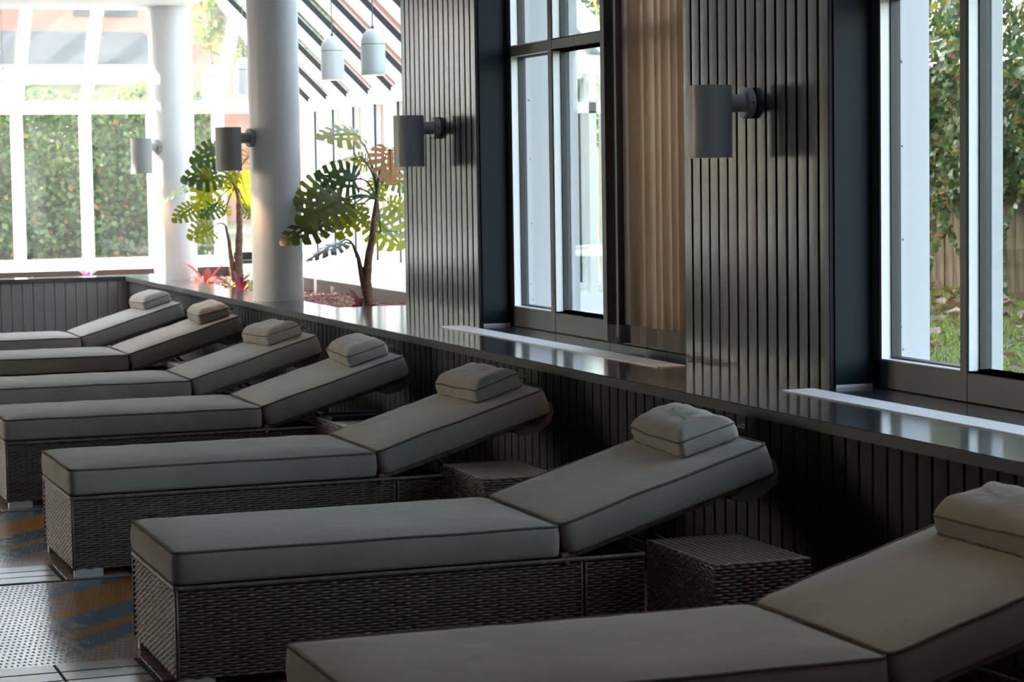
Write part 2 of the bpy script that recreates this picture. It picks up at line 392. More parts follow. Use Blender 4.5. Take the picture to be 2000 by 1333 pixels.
# ------------------------------------------------------------------ slatted planks
def plank_mesh(name, wd, h, th, m, bulge=.0016):
    # upright board, width along y, face towards -x, softly rounded front
    prof = [(0, 0), (-th+.003, 0), (-th, .003)] + [(-th-bulge*math.sin(PI*t), .003+(wd-.006)*t) for t in (.25, .5, .75)] + [(-th, wd-.003), (-th+.003, wd), (0, wd)]
    b = MB(); b.prism([(x, y, 0) for x, y in prof], (0, 0, h)); me = b.mesh(name, m); me.materials.append(MATS['joint_dark'])
    for f in me.polygons:                                   # board edges coloured near black so the joints read dark
        if abs(f.normal.y) > .9: f.material_index = 1
    me.shade_smooth(); me.set_sharp_from_angle(angle=math.radians(30)); return me
# low wall under the ledge
wr = struct(MB().box(XL+.032, XL+.16, 3.4, 18.56, 0, ZL-.03).build('wall_right', 'joint_dark'), 'low wall of upright dark grey boards under the ledge')
pm = plank_mesh('plank', PITCHW-.009, ZL-.035, .02, 'low_plank', .0008)
y = 6.601-40*PITCHW
while y < 18.42:
    o = link('plank', pm, wr, (XL+.034, y, .002)); o.rotation_euler = (0, 0, math.radians(random.uniform(-.35, .35))); y += PITCHW
# end wall
we = struct(MB().box(-1.6, XL+.03, 18.45, 18.6, 0, ZL-.03).build('wall_end', 'joint_dark'), 'low end wall of broad upright grey boards')
pe = MB()
wd, th = .0845-.004, .02
prof = [(0, 0), (0, -th+.002), (.002, -th), (wd-.002, -th), (wd, -th+.002), (wd, 0)]
pe.prism([(x, y, 0) for x, y in prof], (0, 0, ZL-.035)); pem = recalc(link('plank', pe.mesh('plank', 'end_plank'), we, (3.173, 18.45, .002))).data
x = 3.173-.0845
while x > -1.55:
    link('plank', pem, we, (x, 18.45, .002)); x -= .0845
# piers
PT = CEIL
for i, (y0, y1) in enumerate(PIERS):
    pb = MB(); pb.box(XP+.019, 3.978, y0, y1, 0, PT)
    p = struct(pb.build('wall_pier', 'teal_paint'), 'pier between windows, faced with glossy dark vertical slats')
    MB().box(XP+.0185, XP+.021, y0+.001, y1-.001, ZL, PT).build('joint_board', 'joint_dark', p)
    ex = MB().box(3.979, 4.127, y0-.0005, y1+.0005, .3, PT+.3).build('outer_cladding', 'ext_white', p)
    for (sx, sz) in ((4.012, 1.82), (4.016, 1.815), (4.018, 1.52), (4.02, 1.19), (4.012, .88), (4.02, .80)):
        MB().lathe([(.0001, -.002), (.0035, -.002), (.0035, .001)], (0, 0, 0), 8, 'x').xf(Matrix.Translation((sx, y0-.0005, sz+.02)) @ Matrix.Rotation(PI/2, 4, 'Z')).build('rusty_screw', 'trunk', ex)
    if i == 0: sm = plank_mesh('slat', PITCHW-.0150, PT-ZL, .019, 'slat_paint', .0006)
    y = y0
    ys = []
    n = int(round((y1-y0)/PITCHW))
    pw = (y1-y0)/n
    for k in range(n):
        o = link('slat', sm, p, (XP+.019, y0+k*pw+(pw-PITCHW+.0150)/2, ZL)); o.rotation_euler = (0, 0, math.radians(random.uniform(-.6, .6)))
    # pale sealant line and paint of the reveal
    MB().box(XP+.02, XW-.002, y0-.003, y0+.001, ZL+.0005, ZL+.012).build('sealant', 'white_paint', p)
# wall above the near window bay outside of view and below the windows
wb = MB(); wb.box(XL+.165, 4.17, 3.4, 12.33, 0, ZL-.031); wb.box(3.73, 4.17, -4, 4.6, ZL-.03, CEIL); wb.box(3.75, 4.17, 4.6, 12.33, CEIL, CEIL+.35); wb.box(3.75, 4.17, -4, 4.6, 0, ZL-.031)
wb.box(XL, 3.75, -4, 3.4, 0, ZL-.031)
struct(wb.build('wall_core', 'ext_white'))
wc = MB(); wc.box(4.13, 4.17, 12.33, 13.6, 0, 3.6)
struct(wc.build('wall_return', 'ext_white'))

# ------------------------------------------------------------------ ledge
lg = MB()
zb = ZL-.03
lg.box(XL, XW+.06, 3.4, 12.33, zb, ZL)
lg.box(XL, 4.13, 12.33, 13.09, zb, ZL)
lg.box(XL, 3.55, 13.09, 18.72, zb, ZL)
ledge = struct(lg.build('ledge', 'ledge_stone'), 'long polished dark grey window ledge')
MB().box(XL-.004, XL-.0005, 3.4, 18.40, zb-.006, ZL-.003).build('front_edge', 'ledge_edge', ledge)
le = MB(); le.box(-1.6, XL, 18.415, 18.72, zb, ZL)
struct(le.build('ledge_end', 'ledge_stone'), 'polished cap of the end wall')
sh = MB(); sh.box(4.39, XR-.05, 13.65, YE-.05, ZL-.05, ZL); sh.box(-7, 4.39, 19.75, YE-.05, ZL-.05, ZL)
sh.box(4.38, 4.40, 13.1, 19.75, .45, ZL-.05)
struct(sh.build('ledge_outer', 'white_gloss'), 'pale shelf below the conservatory glazing')
rm = MB(); rm.box(4.355, 4.389, 13.10, 19.72, .45, ZL+.006); rm.box(-1.6, 4.355, 19.70, 19.745, .45, ZL+.006)
struct(rm.build('planter_rim', 'grout'), 'dark inner rim of the planter'); bpy.data.objects['planter_rim'].data.materials[0] = MATS['rim_brown']
# heating grilles in the ledge
for nm, (ya, yb), lab in (('ledge_grille', (4.3, 7.205), 'white heating grille let into the ledge below the uncovered window'), ('ledge_grille', (8.30, 11.105), 'white heating grille let into the ledge below the window with blinds')):
    g = empty(nm, (3.60, (ya+yb)/2, ZL)); l2 = (yb-ya)/2
    fr = MB(); x0, x1 = 3.545-3.60, 3.668-3.60
    fr.box(x0, x0+.006, -l2, l2, .0002, .004); fr.box(x1-.006, x1, -l2, l2, .0002, .004); fr.box(x0, x1, -l2, -l2+.006, .0002, .004); fr.box(x0, x1, l2-.006, l2, .0002, .004)
    fr.build('frame', 'grille_white', g)
    MB().box(x0+.006, x1-.006, -l2+.006, l2-.006, .0002, .0012).build('tray', 'lamp_seam', g)
    wv = MB(); n = 13
    for k in range(n):
        xx = x0+.008+k*(x1-x0-.016)/n; wv.box(xx, xx+.0063, -l2+.006, l2-.006, .0012, .0038)
    wv.build('vane', 'grille_white', g)
    tag(g, lab, 'grille', 'ledge grilles')

# ------------------------------------------------------------------ windows in the wall
def window(name, y0, y1, muls, label, trz=(2.055, 2.105)):
    W = struct(empty(name, (XW, (y0+y1)/2, ZL)), label); ox, oy, oz = W.location
    D = .042
    def bx(nm, m, x0, x1, ya, yb, za, zb, c=.003):
        return MB().cbox(x0-ox, x1-ox, ya-oy, yb-oy, za-oz, zb-oz, c).build(nm, m, W)
    z0, z1 = ZL+.001, CEIL-.002
    bx('bottom_rail', 'frame_face', XW, XW+D, y0, y1, z0, z0+.098)
    bx('top_rail', 'frame_face', XW, XW+D, y0, y1, z1-.07, z1)
    bx('transom', 'frame_face', XW, XW+D, y0, y1, *trz)
    bx('stile', 'frame_face', XW, XW+D, y1-.055, y1, z0, z1); bx('stile', 'frame_face', XW, XW+D, y0, y0+.055, z0, z1)
    edges = [y0+.055]
    for (a, b) in muls:
        bx('mullion', 'frame_face', XW-.002, XW+D, a, b, z0, z1); edges += [a, b]
    edges.append(y1-.055)
    for i in range(0, len(edges), 2):
        a, b = edges[i], edges[i+1]
        for (za, zc) in ((z0+.098, trz[0]), (trz[1], z1-.07)):
            # pale inner lining of the sash, gasket, pane
            ln = MB()
            ln.box(XW+.004-ox, XW+D-ox, b-.004-oy, b-oy, za-oz, zc-oz); ln.box(XW+.004-ox, XW+D-ox, a-oy, a+.004-oy, za-oz, zc-oz)
            ln.box(XW+.004-ox, XW+D-ox, a-oy, b-oy, za-oz, za+.004-oz); ln.box(XW+.004-ox, XW+D-ox, a-oy, b-oy, zc-.004-oz, zc-oz)
            ln.build('sash_lining', 'white_gloss', W)
            gk = MB(); xa, xb = XW+D-.001-ox, XW+D+.037-ox; t = .010
            gk.box(xa, xb, b-t-oy, b+.004-oy, za-oz, zc-oz); gk.box(xa, xb, a-.004-oy, a+t-oy, za-oz, zc-oz); gk.box(xa, xb, a-oy, b-oy, za-.004-oz, za+t-oz); gk.box(xa, xb, a-oy, b-oy, zc-t-oz, zc+.004-oz)
            gk.build('gasket', 'gasket', W)
            MB().box(xa+.012, xa+.018, a+.004-oy, b-.004-oy, za+.004-oz, zc-.004-oz).build('pane', 'glass', W)
    # outer sill and outer white posts between panes
    for (a, b) in muls: bx('outer_post', 'ext_white', XW+D+.04, XW+D+.085, a-.012, b+.004, z0, z1)
    bx('outer_sill', 'ext_white', XW+D+.03, 4.2, y0, y1, z0-.06, z0+.012)
    return W
window('window_1', 8.455, 11.03, [(10.375, 10.43), (9.67, 9.75), (9.02, 9.08)], 'tall grey framed window half covered by brown blinds')
window('window_2', 4.6, 7.195, [(6.552, 6.597), (5.90, 5.945), (5.25, 5.295)], 'tall grey framed window onto the lawn and fence')

# ------------------------------------------------------------------ vertical blinds
bl = empty('vertical_blind', (3.80, 9.0, ZL)); ox, oy, oz = 3.80, 9.0, ZL
MB().cbox(-.03, .03, -.54, .36, CEIL-oz-.06, CEIL-oz-.004, .004).build('head_rail', 'frame_grey', bl)
H0, H1 = .03, CEIL-oz-.06
sw = .127
def blind_slat(y, ang, m, hem=True, w=sw):
    n = 6; b = MB()
    for k in range(n+1):
        t = -w/2+w*k/n; bow = .011*math.cos(PI*t/w)
        for dx in (-.0007, .0007):
            px, py = dx+bow, t
            c, s = math.cos(ang), math.sin(ang)
            b.v += [(px*c-py*s, y-oy+px*s+py*c, H0), (px*c-py*s, y-oy+px*s+py*c, H1)]
    for k in range(n):
        a = k*4; b.f += [(a, a+4, a+5, a+1), (a+2, a+3, a+7, a+6), (a, a+2, a+6, a+4), (a+1, a+5, a+7, a+3)]
    b.f += [(0, 1, 3, 2), (n*4, n*4+2, n*4+3, n*4+1)]
    o = b.build('slat', m, bl, True)
    if hem:
        c, s = math.cos(ang), math.sin(ang); hb = MB()
        hb.box(-.0022, .0062, -w/2, w/2, H0, H0+.08); hb.xf(Matrix.Translation((0, y-oy, 0)) @ Matrix.Rotation(ang, 4, 'Z')); hb.build('hem_weight', 'blind_hem', o)
    return o
for k in range(8):
    blind_slat(9.15-.088*k, math.radians((16, 27, 19, 30, 15, 26, 20, 29)[k]), 'blind_fabric')
for k in range(7):
    blind_slat(9.295-.016*k, math.radians(80+random.uniform(-4, 4)), 'blind_dark', True)
wand = MB(); wand.tube([(-.072, 9.16-oy, .06), (-.072, 9.16-oy, H1)], .0045, 8); autosmooth(wand.build('wand', 'lamp_metal', bl))
ch = MB()
for k in range(2): ch.tube([(-.03-.016*k, 8.475-oy, .35), (-.03-.016*k, 8.475-oy, H1)], .0028, 6)
ch.build('bead_chain', 'dark_metal', bl)
tag(bl, 'brown woven vertical blind drawn across part of the window', 'blind')

# ------------------------------------------------------------------ wall sconces
def sconce(x, y, z0, z1, label, depth=.163, ang=0):
    s = empty('wall_sconce', (x, y, z0), ang)
    t = MB(); h = z1-z0; R = .081
    t.lathe([(R-.004, .012), (R-.004, 0), (R, 0), (R, h), (R-.003, h+.0), (R-.003, h-.006), (0.0001, h-.006)], (-depth, 0, 0), 40)
    autosmooth(recalc(t.build('tube', 'lamp_metal', s)))
    t = MB(); t.lathe([(R-.005, .03), (R-.005, .014)], (-depth, 0, 0), 32); t.lathe([(.0001, .03), (R-.005, .03)], (-depth, 0, 0), 32)
    autosmooth(t.build('reflector', 'lamp_metal', s))
    b = MB(); b.lathe([(.0001, .022), (.03, .022), (.03, .0295)], (-depth, 0, 0), 20); b.build('bulb', 'bulb', s)
    za = h*.755
    a = MB(); a.lathe([(.033, -depth+R*.9), (.033, -.02)], (0, 0, za), 24, 'x'); autosmooth(recalc(a.build('arm', 'lamp_metal', s)))
    p = MB(); p.lathe([(.0001, -.03), (.054, -.03), (.058, -.026), (.058, -.001), (.0001, -.001)], (0, 0, za), 32, 'x'); autosmooth(recalc(p.build('wall_plate', 'lamp_metal', s)))
    b = MB(); b.lathe([(.0001, -.004), (.004, -.004), (.004, 0)], (0, 0, 0), 8, 'x'); b.xf(Matrix.Translation((-.014, -.0575, za)) @ Matrix.Rotation(PI/2, 4, 'Z')); b.build('set_screw', 'gasket', s)
    li = bpy.data.lights.new('sconce_bulb', 'SPOT'); li.energy = 2.6; li.color = (1, .55, .25); li.spot_size = math.radians(95); li.spot_blend = .7; li.shadow_soft_size = .02
    lo = bpy.data.objects.new('lamp_light', li); C.objects.link(lo); lo.parent = s; lo.location = (-depth, 0, .012)
    tag(s, label, 'wall lamp', 'tube wall lamps'); return s
sconce(XP-.003, 7.825, 1.511, 1.780, 'grey tube wall lamp on the slatted pier beside the uncovered window')
sconce(XP-.003, 11.66, 1.511, 1.780, 'grey tube wall lamp on the slatted pier beside the planter')
# ------------------------------------------------------------------ unseen ceiling downlights, added to warm the near lounger
for (x, y, lab) in ((2.3, 4.3, 'recessed warm ceiling downlight added out of view above the lounger farthest from the end wall'), (2.3, 1.8, 'recessed warm ceiling downlight added out of view behind the lounger row')):
    d = empty('downlight', (x, y, CEIL))
    autosmooth(recalc(MB().lathe([(.07, -.001), (.075, -.008), (.055, -.010), (.05, -.001)], (0, 0, 0), 28).build('trim_ring', 'white_paint', d)))
    MB().lathe([(.0001, -.003), (.05, -.003)], (0, 0, 0), 28).build('lamp', 'bulb', d)
    li = bpy.data.lights.new('downlight_fill', 'SPOT'); li.energy = 5; li.color = (1, .68, .42); li.spot_size = math.radians(100); li.spot_blend = .8; li.shadow_soft_size = .06
    lo = bpy.data.objects.new('lamp_light', li); C.objects.link(lo); lo.parent = d; lo.location = (0, 0, -.02)
    tag(d, lab, 'downlight', 'added ceiling downlights')
# ------------------------------------------------------------------ columns
COLS = [(3.44, 14.12, .160), (3.485, 17.62, .166)]
for i, (x, y, r) in enumerate(COLS):
    c = MB(); c.lathe([(r, 0), (r, CEIL-ZL)], (0, 0, 0), 64)
    o = autosmooth(c.build('column', 'column_white', None, False, (x, y, ZL)))
    tag(o, ['round white column on the ledge between the two monstera plants', 'round white column at the far corner of the ledge beside the end wall'][i], 'column', 'columns on the ledge'); struct(o)
    aa = math.radians((12, 32)[i]); sconce(x-(r-.004)*math.cos(aa), y-(r-.004)*math.sin(aa), 1.511, 1.780, ['grey tube wall lamp on the column between the two monstera plants', 'grey tube wall lamp on the column by the end wall'][i], .163, aa)

# ------------------------------------------------------------------ conservatory glazing
def bar(b, p0, p1, wdir, w, ddir, d):
    # rectangular bar from p0 to p1, width w along wdir, depth d along ddir (starting at the line)
    p0, p1, wd, dd = Vector(p0), Vector(p1), Vector(wdir).normalized(), Vector(ddir).normalized()
    pts = [p0-wd*w/2, p0+wd*w/2, p0+wd*w/2+dd*d, p0-wd*w/2+dd*d]
    b.prism(pts, p1-p0); return b
RISE = 2.0
endX = [5.56-.23] + [4.71-.63*i for i in range(19)]
endX = [4.71-.63*i for i in range(19)]
we_ = struct(empty('window_3', (0, YE, ZL)), 'white framed end glazing of the conservatory with sloped roof lights')
ws_ = struct(empty('window_4', (XR, 17.6, ZL)), 'white framed side glazing of the conservatory with sloped roof lights')
def wpart(b, nm, m, W):
    o = b.build(nm, m, W); recalc(o)
    off = Vector(W.location); o.data.transform(Matrix.Translation(-off)); return o
b = MB(); b.box(-7, XR+.06, YE-.03, YE+.07, .62, .735); wpart(b, 'bottom_rail', 'white_gloss', we_)
b = MB(); b.box(-7, XR+.06, YE-.05, YE+.07, 2.085, 2.205); wpart(b, 'transom', 'white_gloss', we_)
b = MB(); b.box(-7, XR+.06, YE-.02, YE+.08, .0, .62); wpart(b, 'base', 'white_paint', we_)
xs = [XR] + endX
for i, x in enumerate(xs):
    b = MB(); b.box(x-.05, x+.05, YE-.05, YE+.05, .735, 2.085); wpart(b, 'mullion', 'white_gloss', we_)
    rise = min(RISE, XR-x)
    if rise > .05 and x > -1.0:
        b = MB(); bar(b, (x, YE, 2.17), (x, YE-rise, 2.17+rise), (1, 0, 0), .095, (0, -1, -1), .10); wpart(b, 'rafter', 'white_gloss', we_)
    if i < len(xs)-1:
        x2 = xs[i+1]
        b = MB(); b.box(x2+.04, x-.04, YE-.003, YE+.003, .73, 2.09); wpart(b, 'pane', 'glass_glare', we_)
        if x2 < -1.0: continue
        r1, r2 = min(RISE, XR-x), min(RISE, XR-x2)
        pts = [(x, YE, 2.18), (x2, YE, 2.18), (x2, YE-r2, 2.18+r2)] + ([(x, YE-r1, 2.18+r1)] if r1 > 0 else [])
        b = MB(); b.prism(pts, (0, .004, .004)); wpart(b, 'roof_pane', 'glass_glare', we_)
b = MB(); bar(b, (XR, YE, 2.16), (XR-RISE, YE-RISE, 2.16+RISE), (1, -1, 0), .11, (-1, -1, -1), .10); wpart(b, 'hip_rafter', 'white_gloss', we_)
b = MB(); b.box(-1.0, XR-RISE+.05, YE-RISE-.06, YE-RISE+.06, 2.1+RISE, 2.24+RISE); wpart(b, 'ridge_beam', 'white_gloss', we_)
YG = 13.6
sideY = [13.6+.695*i for i in range(12)]
sideY = [y for y in [13.66, 14.345, 15.04, 15.735, 16.43, 17.125, 17.82, 18.515, 19.21, 19.905, 20.6, 21.25]]
b = MB(); b.box(XR-.03, XR+.07, YG, YE, .62, .735); wpart(b, 'bottom_rail', 'white_gloss', ws_)
b = MB(); b.box(XR-.06, XR+.07, YG, YE, 2.085, 2.205); wpart(b, 'eaves_beam', 'white_gloss', ws_)
b = MB(); b.box(XR-.02, XR+.08, YG, YE, .0, .62); wpart(b, 'base', 'white_paint', ws_)
ys = sideY + [YE]
for i, y in enumerate(ys[:-1]):
    b = MB(); b.box(XR-.10, XR+.05, y-.04, y+.04, .735, 2.085); wpart(b, 'post', 'white_gloss', ws_)
    rise = min(RISE, YE-y)
    b = MB(); bar(b, (XR, y, 2.17), (XR-rise, y, 2.17+rise), (0, 1, 0), .08, (-1, 0, -1), .11); wpart(b, 'rafter', 'white_gloss', ws_)
    b = MB(); bar(b, (XR-.002, y-.035, 2.172), (XR-rise, y-.035, 2.172+rise), (0, 1, 0), .016, (-1, 0, -1), .045); wpart(b, 'rafter_gasket', 'gasket', ws_)
    b = MB(); b.box(XR-.008, XR+.006, y-.052, y-.04, .735, 2.085); wpart(b, 'post_gasket', 'gasket', ws_)
    y2 = ys[i+1]
    b = MB(); b.box(XR-.003, XR+.003, y+.03, y2-.03, .73, 2.09); wpart(b, 'pane', 'glass_glare', ws_)
    r1, r2 = min(RISE, YE-y), min(RISE, YE-y2)
    pts = [(XR, y, 2.18), (XR, y2, 2.18)] + ([(XR-r2, y2, 2.18+r2)] if r2 > 0 else []) + [(XR-r1, y, 2.18+r1)]
    b = MB(); b.prism(pts, (.004, 0, .004)); wpart(b, 'roof_pane', 'glass_glare', ws_)
b = MB(); b.box(3.5, 3.66, 12.3, YE-RISE+.1, 4.06, 4.27); wpart(b, 'ridge_beam', 'white_gloss', ws_)
# near gable of the conservatory
wg = struct(empty('window_5', (4.9, YG, ZL)), 'white framed gable glazing of the conservatory seen through the blind window')
b = MB(); b.box(4.17, XR+.07, YG-.06, YG+.04, 2.085, 2.205); wpart(b, 'eaves_beam', 'white_gloss', wg)
b = MB(); b.box(4.17, XR+.07, YG-.05, YG+.03, 1.84, 1.91); wpart(b, 'transom', 'white_gloss', wg)
b = MB(); b.box(4.17, XR+.07, YG-.05, YG+.03, .3, .70); wpart(b, 'base', 'white_gloss', wg)
for x, w_ in ((XR, .12), (5.36, .05), (5.16, .10), (4.68, .08), (4.20, .06)):
    b = MB(); b.box(x-w_/2, x+w_/2, YG-.05, YG+.03, .7, 2.085); wpart(b, 'post', 'white_gloss', wg)
b = MB(); bar(b, (XR+.1, YG, 2.16), (4.13, YG, 2.16+XR+.1-4.13), (0, 1, 0), .16, (-1, 0, -1), .14); wpart(b, 'verge', 'white_gloss', wg)
for (xa, xb) in ((5.20, 5.34), (5.38, 5.50), (4.71, 5.11), (4.22, 4.65)):
    for (za, zc) in ((.7, 1.84), (1.91, 2.085)):
        b = MB(); b.box(xa, xb, YG-.003, YG+.003, za, zc); wpart(b, 'pane', 'glass', wg)
b = MB(); b.prism([(XR, YG+.02, 2.2), (4.17, YG+.02, 2.2), (4.17, YG+.02, 2.2+XR-4.17)], (0, .006, 0)); wpart(b, 'gable_pane', 'glass', wg)
struct(MB().box(3.5, 4.17, 12.33, YG, 3.6, 3.75).build('ceiling_return', 'white_paint'))
struct(MB().box(XL+.33, XR, 12.34, YE, -.1, .44).build('floor_outer', 'concrete'))
struct(MB().box(-7, XL+.33, 18.6, YE, -.1, .44).build('floor_end', 'concrete'))

# ------------------------------------------------------------------ pendant lamps
def pendant(x, y, z0, label, ztop, s=1.0):
    P = empty('pendant_lamp', (x, y, z0)); R, H = .079*s, .297*s
    prof = [(R-.006, .006), (R-.003, 0), (R, .003), (R, .018), (R-.002, .02), (R, .022), (R, .195*s)]
    autosmooth(recalc(MB().lathe(prof, (0, 0, 0), 40).build('shade', 'pendant_metal', P)))
    dome = [(R, .199*s)] + [(R*math.cos(a), .199*s+(H-.199*s)*math.sin(a)) for a in [PI/2*i/8 for i in range(1, 8)]] + [(.0001, H)]
    autosmooth(recalc(MB().lathe(dome, (0, 0, 0), 40).build('dome', 'pendant_metal', P)))
    MB().lathe([(R-.0025, .193*s), (R-.0025, .201*s)], (0, 0, 0), 40).build('seam', 'lamp_seam', P)
    MB().lathe([(R-.006, .006), (.0001, .02)], (0, 0, 0), 32).build('diffuser', 'bulb', P)
    autosmooth(recalc(MB().lathe([(.011, H-.004), (.011, H+.012), (.005, H+.02), (.0001, H+.02)], (0, 0, 0), 16).build('cord_grip', 'lamp_seam', P)))
    MB().tube([(0, 0, H+.01), (0, 0, ztop-z0)], .0035, 6).build('cord', 'cord', P)
    autosmooth(recalc(MB().lathe([(.0001, ztop-z0-.05), (.045, ztop-z0-.05), (.045, ztop-z0), (.0001, ztop-z0)], (0, 0, 0), 20).build('canopy', 'pendant_metal', P)))
    tag(P, label, 'pendant lamp', 'domed pendant lamps'); return P
pendant(4.1, 14.15, 2.105, 'domed grey pendant lamp above the planter, first from the slatted pier', 3.52)
pendant(4.1, 15.14, 2.118, 'domed grey pendant lamp above the planter, second from the slatted pier', 3.52)
pendant(4.1, 17.81, 2.118, 'domed grey pendant lamp above the planter, third from the slatted pier', 3.52)
pendant(4.1, 18.98, 2.120, 'domed grey pendant lamp above the planter, fourth from the slatted pier', 3.52)
pendant(2.46, 19.6, 2.105, 'domed grey pendant lamp hanging beyond the end wall', 4.15)

# ------------------------------------------------------------------ sun loungers
NI = noise.noise
def ring(Lx, Wy, r, n=14, m=9, cs=6):
    # rounded rectangle points starting at (0,0) corner region, counter-clockwise
    out = []
    cor = [(Lx-r, r, -PI/2), (Lx-r, Wy-r, 0), (r, Wy-r, PI/2), (r, r, PI)]
    for k, (cx, cy_, a0) in enumerate(cor):
        for i in range(cs+1):
            a = a0+PI/2*i/cs; out.append((cx+r*math.cos(a), cy_+r*math.sin(a)))
        nx = cor[(k+1) % 4]; cnt = m if k % 2 == 0 else n
        a = out[-1]; b_ = (nx[0]+r*math.cos(nx[2]), nx[1]+r*math.sin(nx[2]))
        for i in range(1, cnt):
            t = i/cnt; out.append((a[0]+(b_[0]-a[0])*t, a[1]+(b_[1]-a[1])*t))
    return out
def cushion(Lx, Wy, H, crown, seed, rc=.03, bulge=.008, wr=.002, nn=30, mm=16, sag=.0, flat_bottom=True, pr=.0045):
    rg = ring(Lx, Wy, rc, nn, mm); n = len(rg); cx, cyy = Lx/2, Wy/2; b = MB()
    so = seed*13.7
    def ztop(x, y): return H-crown + NI((x*5+so, y*5, 3))*wr*1.6
    lev = [(0, 0), (.12, .55), (.35, .95), (.65, .95), (.88, .55), (1, 0)]
    rows = []
    for (t, bu) in lev:
        row = []
        for (x, y) in rg:
            dx, dy = x-cx, y-cyy
            nx, ny = (dx/abs(dx) if abs(abs(dx)-Lx/2) < rc else 0), (dy/abs(dy) if abs(abs(dy)-Wy/2) < rc else 0)
            l = math.hypot(nx, ny) or 1
            g = NI((x*26+so, y*26, t*3))*wr*1.5*math.sin(PI*t)
            o = bulge*bu+g
            row.append(len(b.v)); b.v.append((x+nx/l*o, y+ny/l*o, t*ztop(x, y)))
        rows.append(row)
    for a, c in zip(rows[:-1], rows[1:]):
        for j in range(n): k = (j+1) % n; b.f.append((a[j], a[k], c[k], c[j]))
    # top and bottom by shrinking rings
    prev = rows[-1]
    ins = [.012, .03, .06, .10, .16, .23, .30]
    hx = min(Lx, Wy)/2
    for q in ins:
        q = q*hx/.34
        if q >= hx*.96: break
        row = []
        for (x, y) in rg:
            X = cx+(x-cx)*(1-q/(Lx/2)); Y = cyy+(y-cyy)*(1-q/(Wy/2))
            s = q/hx; h = crown*(1-(1-min(1, s*1.5))**3) if crown else 0
            wz = (NI((X*11+so, Y*11, 1))+.5*NI((X*27, Y*27+so, 5)))*wr
            sg = -sag*max(0, 1-abs(X-cx)/(Lx/2))*max(0, 1-abs(Y-cyy)/(Wy/2))
            row.append(len(b.v)); b.v.append((X, Y, H-crown+h+wz+sg))
        for j in range(n): k = (j+1) % n; b.f.append((prev[j], prev[k], row[k], row[j]))
        prev = row
    # fill centre strip: connect opposite points with a fan
    c0 = len(b.v); b.v.append((cx, cyy, H+NI((cx*11+so, cyy*11, 1))*wr-sag))
    for j in range(n): k = (j+1) % n; b.f.append((prev[j], prev[k], c0))
    b.f.append(tuple(rows[0])[::-1])
    pip = MB()
    pip.tube([b.v[i] for i in rows[-1]], pr, 6, closed=True)
    pip.tube([Vector(b.v[i])+Vector((0, 0, .004)) for i in rows[0]], pr*.9, 6, closed=True)
    return b, pip
def weave(Lx, Hz, px=.0245, pz=.0087, A=.0040):
    # woven flat-strand panel in the x-z plane, facing -y, at y=0
    b = MB(); rows = int(round(Hz/pz)); pz = Hz/rows; cols = int(round(Lx/px)); px = Lx/cols; ph = (-.5, -.3, 0, .3)
    prof = ((.0002, .0042), (.24*pz, .0006), (.55*pz, -.0012), (.85*pz, .0006), (pz-.0002, .0042))
    for rI in range(rows):
        z0 = rI*pz; base = len(b.v); xs_ = sorted(set([0.0, Lx]+[(c+.5+q)*px for c in range(cols) for q in ph]))
        for x in xs_:
            d = A*math.sin(PI*(x/px)+(PI if rI % 2 else 0)); d = math.copysign(abs(d/A)**.7, d)*A
            jit = .0004*random.uniform(-1, 1)
            for (dz, dy) in prof: b.v.append((x, -d+dy-A+jit, z0+dz))
        for i in range(len(xs_)-1):
            for k in range(4):
                a = base+i*5+k; b.f.append((a, a+5, a+6, a+1))
    return b
LW, LB, ZB0, ZB1 = .68, 1.44, .034, .305
def wrapped_bar(b, p0, p1, r, pitch=.011, seg=8):
    p0, p1 = Vector(p0), Vector(p1); n = int((p1-p0).length/pitch)*2
    b.tube([p0.lerp(p1, i/n) for i in range(n+1)], [r if i % 2 else r*.80 for i in range(n+1)], seg)
